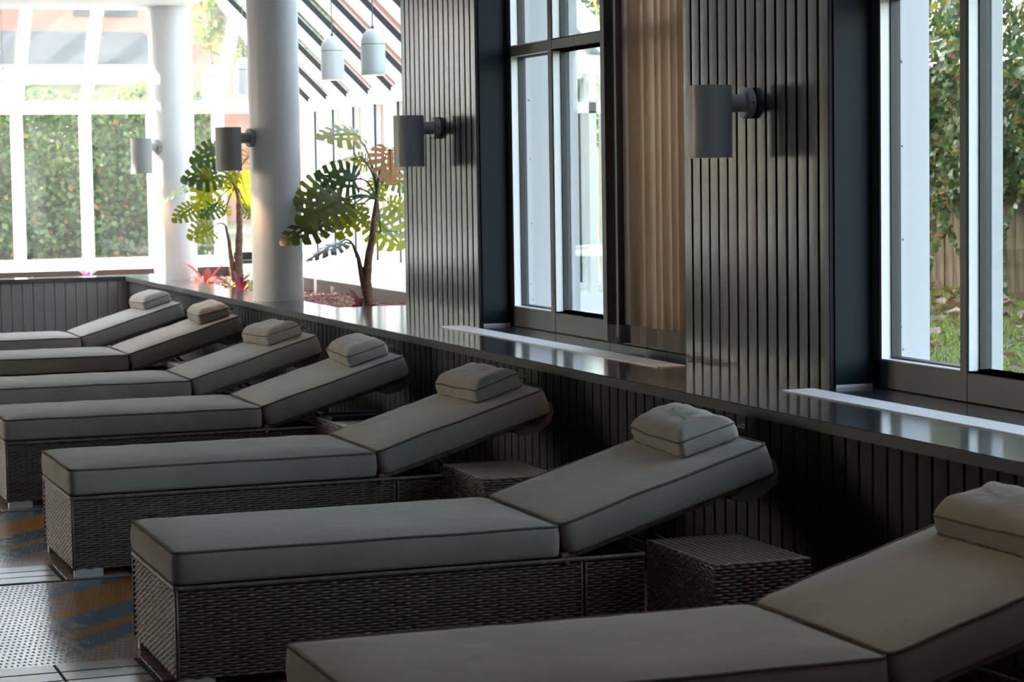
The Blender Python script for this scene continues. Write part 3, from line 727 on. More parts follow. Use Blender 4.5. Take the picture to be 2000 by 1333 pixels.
def lounger_protos():
    P = {}
    core = MB(); core.box(.006, LB-.006, .006, LW-.006, ZB0, ZB1-.012); P['base'] = core.mesh('base', 'wicker_core')
    wv = MB(); hz = ZB1-ZB0
    seam = 1.242
    for (x0, x1) in ((0, seam-.006), (seam+.006, LB)):
        p = weave(x1-x0, hz); s0 = len(wv.v)
        wv.v += [(x0+v[0], v[1]+.004, ZB0+v[2]) for v in p.v]; wv.f += [tuple(s0+i for i in f) for f in p.f]
        s0 = len(wv.v); wv.v += [(x0+v[0], LW-v[1]-.004, ZB0+v[2]) for v in p.v]; wv.f += [tuple(s0+i for i in f)[::-1] for f in p.f]
    p = weave(LW, hz, .0245, .0087)
    s0 = len(wv.v); wv.v += [(v[1]+.004, LW-v[0], ZB0+v[2]) for v in p.v]; wv.f += [tuple(s0+i for i in f) for f in p.f]
    s0 = len(wv.v); wv.v += [(LB-v[1]-.004, v[0], ZB0+v[2]) for v in p.v]; wv.f += [tuple(s0+i for i in f) for f in p.f]
    P['weave'] = wv.mesh('wicker_weave', 'wicker', True)
    rim = MB()
    for a, c in (((-.002, -.002), (LB, -.002)), ((-.002, LW+.002), (LB, LW+.002)), ((-.002, -.002), (-.002, LW+.002)), ((LB, 0), (LB, LW))):
        wrapped_bar(rim, (a[0], a[1], ZB1-.006), (c[0], c[1], ZB1-.006), .0085, .02, 6)
    for yy in (-.001, LW+.001):
        rim.tube([(-.001, yy, ZB0), (-.001, yy, ZB1)], .006, 6)
        for dx in (-.007, .007): rim.tube([(seam+dx, yy, ZB0), (seam+dx, yy, ZB1)], .004, 6)
    P['rim'] = rim.mesh('rim', 'wicker', True)
    ft = MB(); ft.cbox(0, .105, 0, .04, 0, ZB0+.006, .003); P['foot'] = ft.mesh('foot', 'feet_metal')
    # backrest frame, local to the pivot, running along +x
    fr = MB()
    wrapped_bar(fr, (0, 0, 0), (.62, 0, 0), .0165, .012, 8)
    P['rail'] = fr.mesh('back_rail', 'wicker', True)
    cb = MB()
    cb.box(0, .03, .03, LW-.03, -.006, .006)
    P['slats'] = cb.mesh('back_slat', 'wicker_core')
    sp = MB(); sp.tube([(.30, .10, -.012), (.42, .10, -.17), (.42, LW-.10, -.17), (.30, LW-.10, -.012)], .008, 8)
    P['prop'] = sp.mesh('prop', 'dark_metal', True)
    cr = MB(); cr.lathe([(.0001, -.003), (.007, -.003), (.007, .004)], (0, 0, 0), 12, 'x'); cr.xf(Matrix.Rotation(PI/2, 4, 'Z')); P['screw'] = cr.mesh('screw', 'screw')
    return P
LP = lounger_protos()
BA = math.radians(16.9)
ORD = ['nearest', 'second', 'third', 'fourth', 'fifth', 'sixth', 'seventh']
BACKM = Matrix.Translation((1.198, 0, .314)) @ Matrix.Rotation(-BA, 4, 'Y')
def lounger(x, y, rz, idx):
    g = empty('sun_lounger', (x, y, 0), math.radians(rz))
    b = link('base', LP['base'], g); o = link('wicker_weave', LP['weave'], b); o['kind'] = 'stuff'; link('rim', LP['rim'], b)
    for (fx, fy) in ((.004, .004), (.004, LW-.044), (LB-.11, .004), (LB-.11, LW-.044)): link('foot', LP['foot'], g, (fx, fy, 0))
    link('screw', LP['screw'], g, (1.185, -.012, .293))
    for yy in (.022, LW-.022):
        f = link('back_rail', LP['rail'], g, (1.178, yy, .303)); f.rotation_euler = (0, -BA, 0)
    for xx in (.06, .22, .38, .54):
        f = link('back_slat', LP['slats'], g, (1.178+xx*math.cos(BA), 0, .303+xx*math.sin(BA))); f.rotation_euler = (0, -BA, 0)
    f = link('prop', LP['prop'], g, (1.178, 0, .303)); f.rotation_euler = (0, -BA, 0)
    # seat cushion
    cb, pp = cushion(1.172, LW+.008, .112, .02, idx+1, .028, .007, .0022)
    M_ = Matrix.Translation((-.006, -.004, .310)); cb.xf(M_); pp.xf(M_)
    c = cb.build('seat_cushion', 'cushion', g, True); pp.build('piping', 'piping', c, True)
    cb, pp = cushion(.717, LW+.008, .118, .02, idx+31, .03, .007, .0028)
    M_ = BACKM @ Matrix.Translation((0, -.004, 0)); cb.xf(M_); pp.xf(M_)
    c = cb.build('back_cushion', 'cushion', g, True); pp.build('piping', 'piping', c, True)
    hd = MB(); rg = [(.56, -.001), (.56, -.03), (.59, -.055), (.66, -.06), (.715, -.04), (.738, -.005), (.738, .03), (.723, .05), (.717, -.001)]
    hd.prism([(px, .02, pz) for px, pz in rg], (0, LW-.04, 0)); hd.xf(BACKM); h = recalc(hd.build('head_pocket', 'hood_fabric', c)); autosmooth(h, 50)
    tag(g, LAB[idx], 'sun lounger', 'sun loungers in a row along the ledge'); return g
LAB = ['wicker sun lounger with taupe cushions, nearest to the boarded end wall'] + ['wicker sun lounger with taupe cushions, %s from the boarded end wall' % w for w in ORD[1:]]
LOUNGE = [(1.255, 15.58, 0), (1.275, 13.88, 0), (1.255, 11.92, 0), (1.262, 10.34, 0), (1.258, 8.418, .45), (1.244, 6.41, -.18), (1.235, 4.36, .2)]
PIL = [(.485, .12, 2, 0), (.485, .07, -3, 0), (.47, .09, 4, 0), (.475, .09, -3, 0), (.475, .10, 2, 0), (.485, .125, -3, 0), (.47, .10, 0, 0)]
for i, (x, y, rz) in enumerate(LOUNGE):
    lounger(x, y, rz, i)
    pb, pp = cushion(.20, .47, .088, .036, i+57, .02, .003, .007, 12, 22, pr=.003)
    px, py, pr_, _ = PIL[i]
    M_ = Matrix.Translation((x, y, 0)) @ Matrix.Rotation(math.radians(rz), 4, 'Z') @ BACKM @ Matrix.Translation((px, py, .1165)) @ Matrix.Rotation(math.radians(pr_), 4, 'Z')
    ctr = M_ @ Vector((.1, .2, 0)); M2 = Matrix.Translation(-ctr) @ M_
    pb.xf(M2); pp.xf(M2)
    o = pb.build('head_pillow', 'cushion', None, True, ctr); pp.build('piping', 'piping', o, True)
    tie = MB(); q = M2 @ Vector((.20, .02, .03))
    tie.tube([q, q+Vector((.018, -.004, .012)), q+Vector((.032, -.002, .006))], .003, 5); tie.tube([q, q+Vector((.02, .008, .004)), q+Vector((.034, .01, -.004))], .003, 5)
    tie.build('tie', 'piping', o)
    tag(o, 'small taupe head pillow on the lounger %s the boarded end wall' % ('nearest to' if i == 0 else ORD[i]+' from'), 'pillow', 'head pillows on the loungers')

# ------------------------------------------------------------------ wicker side tables
TX, TY, TZ = .30, .49, .36
tp = {}
c_ = MB(); c_.box(.006, TX-.006, .006, TY-.006, .02, TZ-.012); tp['body'] = c_.mesh('body', 'wicker_core')
wv = MB()
p = weave(TX, TZ-.02, .021, .0095)
wv.v += [(v[0], v[1]+.004, .02+v[2]) for v in p.v]; wv.f += p.f
s0 = len(wv.v); wv.v += [(v[0], TY-v[1]-.004, .02+v[2]) for v in p.v]; wv.f += [tuple(s0+i for i in f)[::-1] for f in p.f]
p = weave(TY, TZ-.02, .021, .0095)
s0 = len(wv.v); wv.v += [(v[1]+.004, TY-v[0], .02+v[2]) for v in p.v]; wv.f += [tuple(s0+i for i in f) for f in p.f]
s0 = len(wv.v); wv.v += [(TX-v[1]-.004, v[0], .02+v[2]) for v in p.v]; wv.f += [tuple(s0+i for i in f) for f in p.f]
tp['weave'] = wv.mesh('wicker_weave', 'wicker', True)
st_ = MB(); st_.cbox(0, .0145, 0, TY, 0, .012, .003); tp['strip'] = st_.mesh('strip', 'wicker')
ft = MB(); ft.cbox(0, .03, 0, .03, 0, .022, .002); tp['foot'] = ft.mesh('foot', 'feet_metal')
for i, (x, y, rz) in enumerate(LOUNGE[:6]):
    g = empty('side_table', (2.655 if i > 3 else 2.66, y-.585, 0), 0)
    b = link('body', tp['body'], g); o = link('wicker_weave', tp['weave'], b); o['kind'] = 'stuff'
    for k in range(14): link('strip', tp['strip'], g, (.003+k*.0212, 0, TZ-.0125))
    for (fx, fy) in ((.004, .004), (TX-.034, .004), (.004, TY-.034), (TX-.034, TY-.034)): link('foot', tp['foot'], g, (fx, fy, 0))
    tag(g, 'dark wicker side table beside the lounger %s the boarded end wall' % ('nearest to' if i == 0 else ORD[i]+' from'), 'side table', 'wicker side tables between the loungers')
# a dark tray lies on the table by the fourth lounger
tr = MB(); tr.cbox(0, .26, 0, .17, 0, .006, .002); tr.cbox(.0, .26, -.006, .0, .0, .022, .002); tr.cbox(.0, .26, .17, .176, .0, .022, .002)
o = tr.build('serving_tray', 'dark_metal', None, False, (2.675, 10.02, TZ)); tag(o, 'flat black tray on the table beside the fourth lounger', 'tray')

# ------------------------------------------------------------------ planter: gravel, plants
def stones(name, x0, x1, y0, y1, z, n, r0, r1, m, parent=None, hump=.02):
    ico_v = np.array([(0, 0, 1), (.894, 0, .447), (.276, .851, .447), (-.724, .526, .447), (-.724, -.526, .447), (.276, -.851, .447), (.724, .526, -.447), (-.276, .851, -.447), (-.894, 0, -.447), (-.276, -.851, -.447), (.724, -.526, -.447), (0, 0, -1)])
    ico_f = np.array([(0, 1, 2), (0, 2, 3), (0, 3, 4), (0, 4, 5), (0, 5, 1), (1, 6, 2), (2, 7, 3), (3, 8, 4), (4, 9, 5), (5, 10, 1), (2, 6, 7), (3, 7, 8), (4, 8, 9), (5, 9, 10), (1, 10, 6), (6, 11, 7), (7, 11, 8), (8, 11, 9), (9, 11, 10), (10, 11, 6)])
    V = []; F = []
    for i in range(n):
        x, y = np.random.uniform(x0, x1), np.random.uniform(y0, y1)
        s = np.random.uniform(r0, r1)*np.random.uniform(.6, 1.2, 3); a = np.random.uniform(0, 6.28)
        v = ico_v*s*np.random.uniform(.8, 1.2, (12, 1)); c, d = math.cos(a), math.sin(a)
        v = np.stack([v[:, 0]*c-v[:, 1]*d, v[:, 0]*d+v[:, 1]*c, v[:, 2]], 1)
        V.append(v+np.array([x, y, z+np.random.uniform(-.2, .8)*r0+hump*NI((x*2, y*2, 0))])); F.append(ico_f+12*i)
    me = bpy.data.meshes.new(name); me.from_pydata(np.concatenate(V).tolist(), [], np.concatenate(F).tolist()); me.materials.append(MATS[m])
    return link(name, me, parent)
so1 = MB(); so1.box(3.551, 4.354, 13.091, 19.69, .45, .575); so1.box(-1.6, 3.551, 18.721, 19.69, .45, .575)
soil = so1.build('planter_soil', 'soil'); struct(soil)
gv = stones('gravel', 3.57, 4.34, 13.11, 15.6, .60, 2600, .012, .022, 'gravel'); tag(gv, 'reddish brown lava gravel in the planter', 'gravel', kind='stuff')
g2 = stones('gravel', 3.57, 4.34, 15.6, 19.6, .60, 1800, .014, .026, 'gravel'); tag(g2, 'reddish brown lava gravel around the far monstera', 'gravel', kind='stuff')
g3 = stones('gravel', 1.4, 3.55, 18.75, 19.66, .62, 1000, .016, .028, 'gravel'); tag(g3, 'reddish brown gravel behind the end wall', 'gravel', kind='stuff')

def leaf_mesh(seed):
    rnd = random.Random(seed)
    mar = [(.02, -.02), (.17, -.17), (.34, -.13), (.46, .04), (.50, .24), (.45, .46), (.34, .67), (.18, .86), (0, 1.0)]
    mid = [0, 0, .03, .10, .20, .35, .54, .75, 1.0]
    b = MB()
    def Z(x, y): return -.22*x*x*1.2 - .18*max(0, y)**2 - .05*abs(x) + .03*math.sin(9*y+seed)*abs(x)*1.5
    for sd in (-1, 1):
        for i in range(len(mar)-1):
            a0, a1 = Vector((0, mid[i], 0)), Vector((0, mid[i+1], 0)); m0, m1 = Vector((*mar[i], 0)), Vector((*mar[i+1], 0))
            gap = rnd.uniform(.22, .46) if 0 < i < 7 else .06
            inner = rnd.uniform(.34, .5)
            hole = 1 <= i <= 6 and rnd.random() < .75
            # rows from midrib (t=0) to margin (t=1); lobe narrows by gap beyond 'inner'
            ts = [0, .14, .26, inner, inner+.08, .72, .9, 1.0]; rows = []
            for t in ts:
                p, q = a0.lerp(m0, t), a1.lerp(m1, t)
                g = 0 if t <= inner+.001 else gap*min(1, (t-inner)/.08)
                if t == 1.0: g = min(.42, gap+.12)
                e0 = .0 if i == 0 else g/2; e1 = .0 if i == 7 else g/2
                row = []
                for u in (e0, .5, 1-e1):
                    r = p.lerp(q, u)
                    if t == 1.0 and u == .5: r = r*1.04
                    row.append(len(b.v)); b.v.append((sd*r.x, r.y, Z(r.x, r.y)+.012*math.sin(PI*u)*t))
                rows.append(row)
            for k in range(len(rows)-1):
                if hole and k == 1:
                    fs = [(rows[k][0], rows[k][1], rows[k+1][1], rows[k+1][0])]
                else: fs = [(rows[k][j], rows[k][j+1], rows[k+1][j+1], rows[k+1][j]) for j in range(2)]
                b.f += [f if sd > 0 else f[::-1] for f in fs]
    # raised midrib, gives the blade some thickness
    b.tube([(0, y, Z(0, y)-.004) for y in (-.0, .25, .5, .75, .97)], [.012, .010, .008, .006, .003], 5)
    return b
LM = [leaf_mesh(s) for s in range(6)]
LMM = [l.mesh('leaf', 'monstera_leaf', True) for l in LM]; LMP = LM[2].mesh('leaf', 'monstera_pink', True)
def place_leaf(o, A, T, face, wsc):
    A, T = Vector(A), Vector(T); d = T-A; ln = d.length; d.normalize()
    out = Vector((-.27, -.96, .06)); n0 = (out*(1-face)+Vector((.1, .1, 1))*face).normalized()
    n = (n0-d*n0.dot(d)).normalized(); x = d.cross(n).normalized()
    s = ln*.98; M_ = Matrix(((x.x, d.x, n.x, A.x), (x.y, d.y, n.y, A.y), (x.z, d.z, n.z, A.z), (0, 0, 0, 1)))
    o.matrix_basis = M_ @ Matrix.Diagonal((s*wsc*1.12, s, s, 1))
P2 = [((3.96,14.07,1.73),(3.68,14.01,1.75),.55,1.0),((4.0,14.16,1.6),(3.75,14.25,1.57),.9,1.0),((4.13,13.91,1.63),(4.13,13.9,1.40),.1,1.15),((3.91,13.98,1.44),(3.66,13.97,1.5),.35,1.05),
((4.06,14.19,1.55),(3.95,14.17,1.59),.3,1.1),((3.77,13.98,1.38),(3.51,13.91,1.32),.3,1.1),((3.79,13.87,1.32),(3.48,13.76,1.21),.35,.95),((3.66,13.86,1.19),(3.375,13.83,1.09),.6,1.0),
((3.76,14.09,1.28),(3.74,14.1,1.07),.3,1.0),((3.88,13.89,1.29),(3.76,13.83,1.08),.1,.9),((3.86,14.11,1.05),(3.61,14.14,.97),.75,1.0),((4.1,14.13,1.18),(4.27,14.07,1.0),.2,1.1),
((4.06,13.93,1.12),(4.24,13.87,1.13),.85,.9),((4.1,14.13,1.44),(4.15,14.16,1.29),.2,.8),((4.01,14.26,1.24),(4.08,14.24,1.13),.3,.9),((4.17,14.16,1.51),(4.33,14.15,1.37),.5,1.0),((4.2,14.2,1.28),(4.35,14.15,1.22),.3,1.0)]
P1 = [((3.679,16.834,1.658),(3.444,16.816,1.611),0.35,1.1),((3.632,16.75,1.507),(3.359,16.75,1.479),0.4,1.0),((3.453,16.816,1.441),(3.218,16.797,1.328),0.85,0.9),((3.595,16.712,1.479),(3.444,16.722,1.234),0.15,0.8),
((3.726,16.919,1.629),(3.613,16.957,1.742),0.4,0.9),((3.773,16.75,1.507),(3.642,16.75,1.404),0.3,1.0),((3.83,16.834,1.488),(3.896,16.806,1.225),0.15,0.9),((3.651,16.844,1.281),(3.51,16.797,1.187),0.15,1.1),
((3.463,16.816,1.253),(3.293,16.769,1.168),0.4,0.9),((3.604,16.863,1.093),(3.416,16.825,1.046),0.4,1.2),((3.933,16.844,1.648),(3.886,16.863,1.451),0.2,1.0),((3.858,16.872,1.253),(3.933,16.844,1.159),0.3,1.0),
((3.745,17.013,1.187),(3.708,17.023,1.328),0.3,0.8)]
def curve(p0, p1, p2, n=8):
    p0, p1, p2 = Vector(p0), Vector(p1), Vector(p2)
    return [p0*(1-t)**2+p1*2*t*(1-t)+p2*t*t for t in [i/n for i in range(n+1)]]
def monstera(base, leaves, trunk, stem2, label, pink):
    g = empty('monstera_plant', base); B = Vector(base)
    tk = MB(); pts = [Vector(p)-B for p in trunk]
    fine = []
    for a, c in zip(pts[:-1], pts[1:]):
        for i in range(4): fine.append(a.lerp(c, i/4))
    fine.append(pts[-1]); k = len(fine)
    tk.tube(fine, [(.034-.022*i/k)*(1+.09*((i % 3) == 0)) for i in range(k)], 10); tk.build('trunk', 'trunk', g, True)
    tk = MB(); p2 = [Vector(p)-B for p in stem2]; tk.tube(p2, [.026, .020, .014, .009][:len(p2)], 8); tk.build('trunk', 'trunk', g, True)
    for i, (A, T, fc, ws) in enumerate(leaves):
        A_, T_ = Vector(A)-B, Vector(T)-B
        o = link('leaf', LMP if i in pink else LMM[i % 6], g); place_leaf(o, A, T, fc, ws); o.location = o.location-B
        src = p2[-1] if (A_.z < p2[-1].z+.12 and A_.x < pts[-1].x-.1) else (pts[-1] if A_.z > pts[-1].z-.2 else pts[-3])
        ctl = Vector((src.x*.6+A_.x*.4, src.y*.6+A_.y*.4, max(src.z, A_.z)+.03+.1*abs(A_.x-src.x)))
        if A_.z > src.z+.25: ctl = Vector((src.x, src.y, (src.z+A_.z)/2+.05))
        MB().tube(curve(src, ctl, A_), [.008-.0035*t/8 for t in range(9)], 6).build('petiole', 'petiole', g, True)
    tag(g, label, 'plant', 'monstera plants in the planter'); return g
monstera((4.01, 14.054, .60), P2, [(4.01,14.054,.60),(4.001,14.057,.797),(4.016,14.051,.959),(4.04,14.043,1.073),(4.051,14.039,1.186),(4.072,14.032,1.316)], [(4.0,14.062,.70),(3.971,14.067,.846),(3.955,14.073,.944),(3.925,14.083,1.026)], 'monstera with dark split leaves beside the slatted pier', (2,))
monstera((3.79, 16.79, .59), P1, [(3.79,16.79,.59)]+[(3.794,16.793,0.888),(3.806,16.788,1.117),(3.803,16.789,1.268),(3.791,16.794,1.383)], [(3.775,16.80,.60)]+[(3.737,16.813,0.889),(3.728,16.816,1.003),(3.706,16.824,1.118)], 'monstera with sunlit yellow green leaves between the two columns', (10,))

def strap_leaf(m, ln, wd, droop):
    b = MB(); n = 7
    for i in range(n+1):
        t = i/n; ww = wd*(math.sin(PI*min(1, .12+.88*t))**.7)*(1 if i < n else .02); x = ln*t*(1-.15*t); z = ln*(.75*t-droop*t*t)
        b.v += [(x, -ww/2, z+.18*ww), (x, 0, z), (x, ww/2, z+.18*ww)]
    for i in range(n):
        for k in range(2): a = i*3+k; b.f.append((a, a+3, a+4, a+1))
    return b.mesh('leaf', m, True)
def bromeliad(x, y, z, m, leaves, ln, label, wd=.055, droop=.55):
    g = empty('bromeliad', (x, y, z)); me = strap_leaf(m, ln, wd, droop)
    for k, (az, sc_, tilt) in enumerate(leaves):
        o = link('leaf', me, g); o.rotation_euler = (0, -tilt, math.radians(az)); o.scale = (sc_,)*3
    tag(g, label, 'plant', 'bromeliads in the planter'); return g
bromeliad(3.655, 16.2, .60, 'bromeliad_red', [(150, 1, .35), (-15, 1, .3), (60, .8, .7), (205, .8, .2), (-75, .8, .4), (100, .8, .9), (20, .8, .7)], .30, 'dark red bromeliad by the column on the ledge', .06, .5)
bromeliad(3.66, 17.32, .60, 'bromeliad_coral', [(160, 1.1, .55), (-25, 1.0, .6), (70, .8, .7), (215, .9, .25), (-75, .8, .3), (10, .8, .2)], .29, 'coral red bromeliad near the far column', .07, .45)
bromeliad(3.875, 13.80, .60, 'bromeliad_red', [(170, .9, -.1), (125, .9, .8), (5, 1.0, .0), (60, .7, .6), (230, .7, .2), (-40, .8, .1)], .23, 'deep red bromeliad at the foot of the monstera by the slatted pier', .055, .5)
bromeliad(3.05, 19.2, .63, 'flower_pink', [(k*51, .9, random.uniform(.3, .9)) for k in range(7)], .15, 'pink flowering plant behind the boarded end wall', .06, .4)
bromeliad(3.70, 16.72, .61, 'groundcover', [(k*40, random.uniform(.6, 1), random.uniform(.1, .9)) for k in range(9)], .15, 'yellow green ground plant near the coral bromeliad', .05, .5)
bromeliad(3.69, 15.9, .61, 'groundcover', [(k*40, random.uniform(.6, 1), random.uniform(.1, .9)) for k in range(9)], .16, 'yellow green ground plant behind the column on the ledge', .05, .5)
# dark bench seen past the planter
bn = empty('bench', (4.62, 20.55, ZL))
MB().cbox(-.02, .42, 0, .03, .03, .10, .004).build('backrest', 'low_plank', bn)
MB().cbox(-.02, .42, -.22, .0, .0, .03, .004).build('seat', 'low_plank', bn)
tag(bn, 'low dark grey bench on the pale shelf beyond the planter', 'bench')

# ------------------------------------------------------------------ outdoors
def leaf_cloud(name, pts, nrm, size, m, parent=None, spread=.9, fold=.25, aspect=.75):
    n = len(pts); P_ = np.asarray(pts); Nn = np.asarray(nrm)
    Nn = Nn+np.random.normal(0, spread, (n, 3)); Nn /= np.linalg.norm(Nn, axis=1)[:, None]
    up = np.random.normal(0, 1, (n, 3)); up[:, 2] -= .8
    d = up-Nn*(up*Nn).sum(1)[:, None]; d /= np.linalg.norm(d, axis=1)[:, None]; s = np.cross(d, Nn)
    sz = (size*np.random.uniform(.55, 1.3, n))[:, None]
    a = P_-d*sz*.5; t = P_+d*sz*.5; l = P_-s*sz*aspect*.5+Nn*sz*fold*.5-d*sz*.05; r = P_+s*sz*aspect*.5+Nn*sz*fold*.5-d*sz*.05
    V = np.stack([a, r, t, l], 1).reshape(-1, 3)
    idx = np.arange(n)*4
    F = np.stack([np.stack([idx, idx+1, idx+2], 1), np.stack([idx, idx+2, idx+3], 1)], 1).reshape(-1, 3)
    me = bpy.data.meshes.new(name); me.vertices.add(len(V)); me.vertices.foreach_set('co', V.astype(np.float32).ravel())
    me.loops.add(F.size); me.loops.foreach_set('vertex_index', F.astype(np.int32).ravel())
    me.polygons.add(len(F)); me.polygons.foreach_set('loop_start', np.arange(0, F.size, 3, dtype=np.int32)); me.polygons.foreach_set('loop_total', np.full(len(F), 3, dtype=np.int32))
    at_ = me.attributes.new('rnd', 'FLOAT', 'FACE'); rv = np.repeat(np.random.uniform(0, 1, n)**1.0, 2); at_.data.foreach_set('value', rv.astype(np.float32))
    me.materials.append(MATS[m]); me.update(calc_edges=True); me.validate()
    return link(name, me, parent)
# lawn
gm = MB(); GX, GY = 40, 46
def gz(x, y): return .50+.05*NI((x*.5, y*.5, 0))+.02*NI((x*2, y*2, 4))-(.0 if x > 5 else .0)
xs_ = [4.17]+[4.6+i*.45 for i in range(22)]+[18, 26, 40, 70]; ys_ = [-6+i*.8 for i in range(48)]+[40, 55, 90]
for x in xs_:
    for y in ys_: gm.v.append((x, y, gz(x, y)))
ny = len(ys_)
for i in range(len(xs_)-1):
    for j in range(ny-1):
        if ys_[j+1] > 13.4 and ys_[j] < 21.8 and xs_[i] < 5.7: continue
        gm.f.append((i*ny+j, (i+1)*ny+j, (i+1)*ny+j+1, i*ny+j+1))
lawn = struct(gm.build('lawn', 'ground', None, True), 'uneven lawn with fallen leaves outside the windows')
gq = MB().box(-40, 4.17, YE+.08, 90, .2, .48).build('garden_ground', 'terrace'); struct(gq)
struct(MB().box(-60, -7.2, -30, 90, -.2, .0).build('terrace_ground', 'terrace'))
# grass blades and fallen leaves where the windows show them
n = 26000; gx = np.random.uniform(4.3, 8.8, n); gy = np.random.uniform(6.0, 15.5, n)
keep = ~((gx < 5.75) & (gy > 13.4)); gx, gy = gx[keep], gy[keep]
pp_ = np.array([(x, y, gz(x, y)+.02) for x, y in zip(gx, gy)])
nn_ = np.random.normal(0, 1, (len(gx), 3)); nn_[:, 2] = 0
gb_ = leaf_cloud('grass', pp_, nn_, .075, 'grass_blade', None, .15, .1, .14); tag(gb_, 'short straggly grass on the lawn outside', 'grass', kind='stuff')
n = 1500; gx = np.random.uniform(4.4, 8.9, n); gy = np.random.uniform(6.5, 16, n); keep = (~((gx < 5.75) & (gy > 13.4))) & (np.random.uniform(0, 1, n) < .35+.65*(gx > 7.6)); gx, gy = gx[keep], gy[keep]
fo = leaf_cloud('fallen_leaves', np.array([(x, y, gz(x, y)+.03) for x, y in zip(gx, gy)]), np.tile((0, 0, 1.), (len(gx), 1)), .12, 'fallen_leaf', None, .45, .3, .7)
tag(fo, 'brown fallen leaves scattered on the lawn', 'leaves', kind='stuff')
# fence
fe = empty('board_fence', (8.92, 16, .46)); fm = [MB().cbox(0, .024, 0, .118, 0, 1.75+random.uniform(-.02, .02), .004).mesh('board', 'fence_wood') for _ in range(5)]
for k in range(120):
    link('board', fm[k % 5], fe, (random.uniform(-.004, .004), -7.0+k*.124, random.uniform(-.01, .01)))
for zz in (.35, 1.35): MB().box(.025, .065, -7, 7.9, zz, zz+.07).build('rail', 'fence_wood', fe)
for k in range(8): MB().box(.066, .156, -7+k*2.1, -6.91+k*2.1, -.1, 1.7).build('post', 'fence_wood', fe)
tag(fe, 'weathered upright board fence overgrown with ivy', 'fence')
# ivy over the fence: masses and hanging strands
ip, inn = [], []
N_IV = 46000
yy = np.random.uniform(8.8, 21.5, N_IV); u_ = np.random.uniform(0, 1, N_IV)
for y, u in zip(yy, u_):
    low = 1.2+.35*NI((y*.9, 3, 0))+.25*NI((y*3.1, 7, 0))
    z = low+(3.5-low)*u
    th = .10+.50*min(1, (z-low)/.9)*(1+.35*NI((y*1.2, z*1.5, 2)))
    ip.append((8.9-th*np.random.uniform(.55, 1.05), y, z+.05*NI((y*4, z*4, 1)))); inn.append((-1, -.3, .5))
for k in range(90):
    y0 = random.uniform(9, 21); z0 = 1.25+.3*NI((y0*.9, 3, 0)); ln = random.uniform(.25, .95); dy = random.uniform(-.5, .5); x0 = 8.75-random.uniform(0, .25)
    for i in range(int(ln/.018)):
        t = i*.018; ip.append((x0+.03*math.sin(t*9+k), y0+dy*t+.05*math.sin(t*5+k), z0-t*(.55+.45*min(1, t)))); inn.append((-1, -.4, .3))
iv = leaf_cloud('ivy', ip, inn, .072, 'ivy_leaf', None, .55, .2, .8); tag(iv, 'ivy with a few orange leaves hanging over the board fence', 'ivy', kind='stuff')
# trees, hedge
def tree(x, y, z, h, rx, rz_, m, label, n, size, tr=.16, lean=0, cz=None):
    g = empty('tree', (x, y, z)); tk = MB(); top = Vector((lean, 0, h-rz_*.6))
    tk.tube([(0, 0, 0), (lean*.3, .05, h*.3), tuple(top)], [tr, tr*.75, tr*.3], 10)
    for k in range(7):
        a = k*.9; s = Vector((lean*.5, 0, h*(.35+.05*k))); e = s+Vector((math.cos(a)*rx*.7, math.sin(a)*rx*.7, rz_*.5)); tk.tube([s, s.lerp(e, .5)+Vector((0, 0, .1)), e], [tr*.35, tr*.22, tr*.08], 6)
    tk.build('trunk', 'bark', g, True)
    d = np.random.normal(0, 1, (n, 3)); d /= np.linalg.norm(d, axis=1)[:, None]; rr = np.random.uniform(.35, 1, n)**.6
    lump = np.array([.75+.45*NI(tuple(v*2.4+x)) for v in d])
    P_ = d*rr[:, None]*lump[:, None]*np.array([rx, rx, rz_])+np.array([lean, 0, h-rz_*.5])
    o = leaf_cloud('foliage', P_, d, size, m, g, .8, .2, .7); o['kind'] = 'stuff'
    tag(g, label, 'tree'); return g
tree(11.5, 22, .4, 6.2, 2.6, 2.2, 'tree_leaf', 'yellow green tree beyond the side glazing and fence', 9000, .20)
tree(11.0, 29, .4, 6.8, 2.8, 2.4, 'tree_leaf', 'tall orange tinged tree beyond the conservatory corner', 9000, .22)
tree(12.6, 16.2, .4, 6.0, 2.6, 2.2, 'autumn_leaf', 'russet tree behind the ivy covered fence', 8000, .20)
tree(12.4, 10.2, .4, 8.5, 2.9, 3.0, 'tree_leaf', 'unseen broad green tree added behind the fence to cut skylight', 9000, .22)  # added out of view to block sky light at the windows
tree(12.2, 3.9, .4, 8.5, 2.9, 3.0, 'autumn_leaf', 'unseen tall russet tree added behind the near end of the fence to cut skylight', 9000, .22)  # another unseen tree, added to dim the sky outside the windows
tree(7.0, 29.5, .4, 4.4, 1.5, 1.5, 'tree_leaf', 'young yellow leaved tree behind the end glazing', 6000, .15, .08)
hp, hn = [], []
n = 70000
hx_ = np.random.uniform(-5, 5.6, n); hz_ = np.random.uniform(0, 1, n)
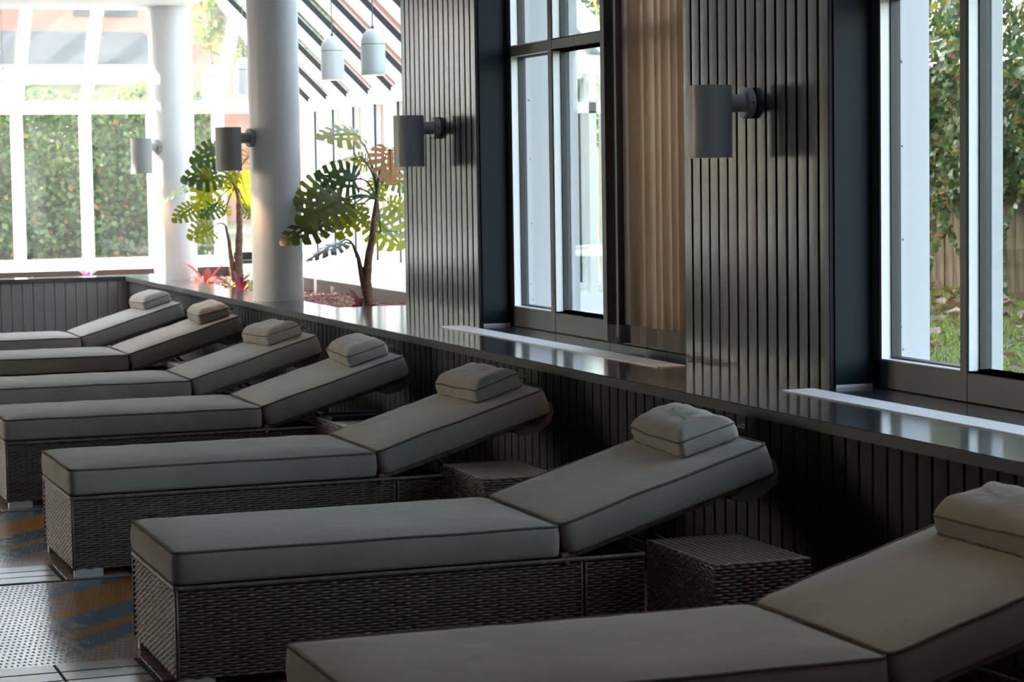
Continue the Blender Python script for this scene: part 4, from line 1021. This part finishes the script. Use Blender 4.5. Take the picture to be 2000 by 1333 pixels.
for x, u in zip(hx_, hz_):
    top = 2.5+.3*NI((x*1.1, 0, 0))+.12*NI((x*4, 0, 2)); z = .4+(top-.4)*u
    y = 25.6+.35*NI((x*1.7, z*1.7, 0))+np.random.uniform(-.1, .35)+.5*max(0, u-.85)*3
    hp.append((x, y, z)); hn.append((0, -1, .5))
he = empty('hedge', (3, 25.9, .4)); o = leaf_cloud('foliage', np.array(hp)-np.array((3, 25.9, .4)), hn, .075, 'hedge_leaf', he, .6, .2, .75); o['kind'] = 'stuff'
hb = MB()
for k in range(13): hb.tube([(-7.5+k*.75, .15, -.1), (-7.5+k*.75+random.uniform(-.2, .2), .1, 1.5)], [.04, .02], 6)
hb.build('stems', 'bark', he); MB().box(-7.8, 2.4, .25, .6, 0, 1.5).build('core', 'soil', he)
tag(he, 'dense green hedge dotted with orange leaves behind the end glazing', 'hedge')
# low building beyond the hedge
ho = empty('garden_building', (2, 36, .4))
MB().box(-12, 4.9, 0, 7, 0, 2.55).build('wall', 'house_wall', ho)
MB().box(-12.4, 5.3, -.5, 0, 2.55, 2.84).build('fascia', 'white_gloss', ho)
rf = MB(); rf.prism([(-12.4, -.5, 2.785), (-12.4, 3.4, 3.6), (-12.4, 7.4, 2.785)], (17.7, 0, 0)); recalc(rf.build('roof', 'slate_roof', ho))
for k in range(5): MB().box(-10+k*3, -8.6+k*3, -.03, 0, .9, 2.1).build('window', 'window_dark', ho)
tag(ho, 'low garden building with white fascia and slate roof beyond the hedge', 'building')
hs = empty('brick_house', (3, 50, .4)); MB().box(-14, 13, 0, 8, 0, 7.5).build('wall', 'brick', hs)
r2 = MB(); r2.prism([(-14.5, -.5, 7.5), (-14.5, 4, 10), (-14.5, 8.5, 7.5)], (28, 0, 0)); recalc(r2.build('roof', 'slate_roof', hs))
for k in range(6): MB().box(-12+k*4.2, -10.6+k*4.2, -.04, 0, 4.6, 6.2).build('window', 'window_dark', hs)
tag(hs, 'red brick house in the distance behind the garden building', 'building')
tree(-1.3, 23.9, .4, 11.6, 2.8, 2.6, 'tree_leaf', 'unseen tall tree added outside the far end of the hall to shade the fence', 10000, .24, .2)  # added out of view so that its canopy shades the fence
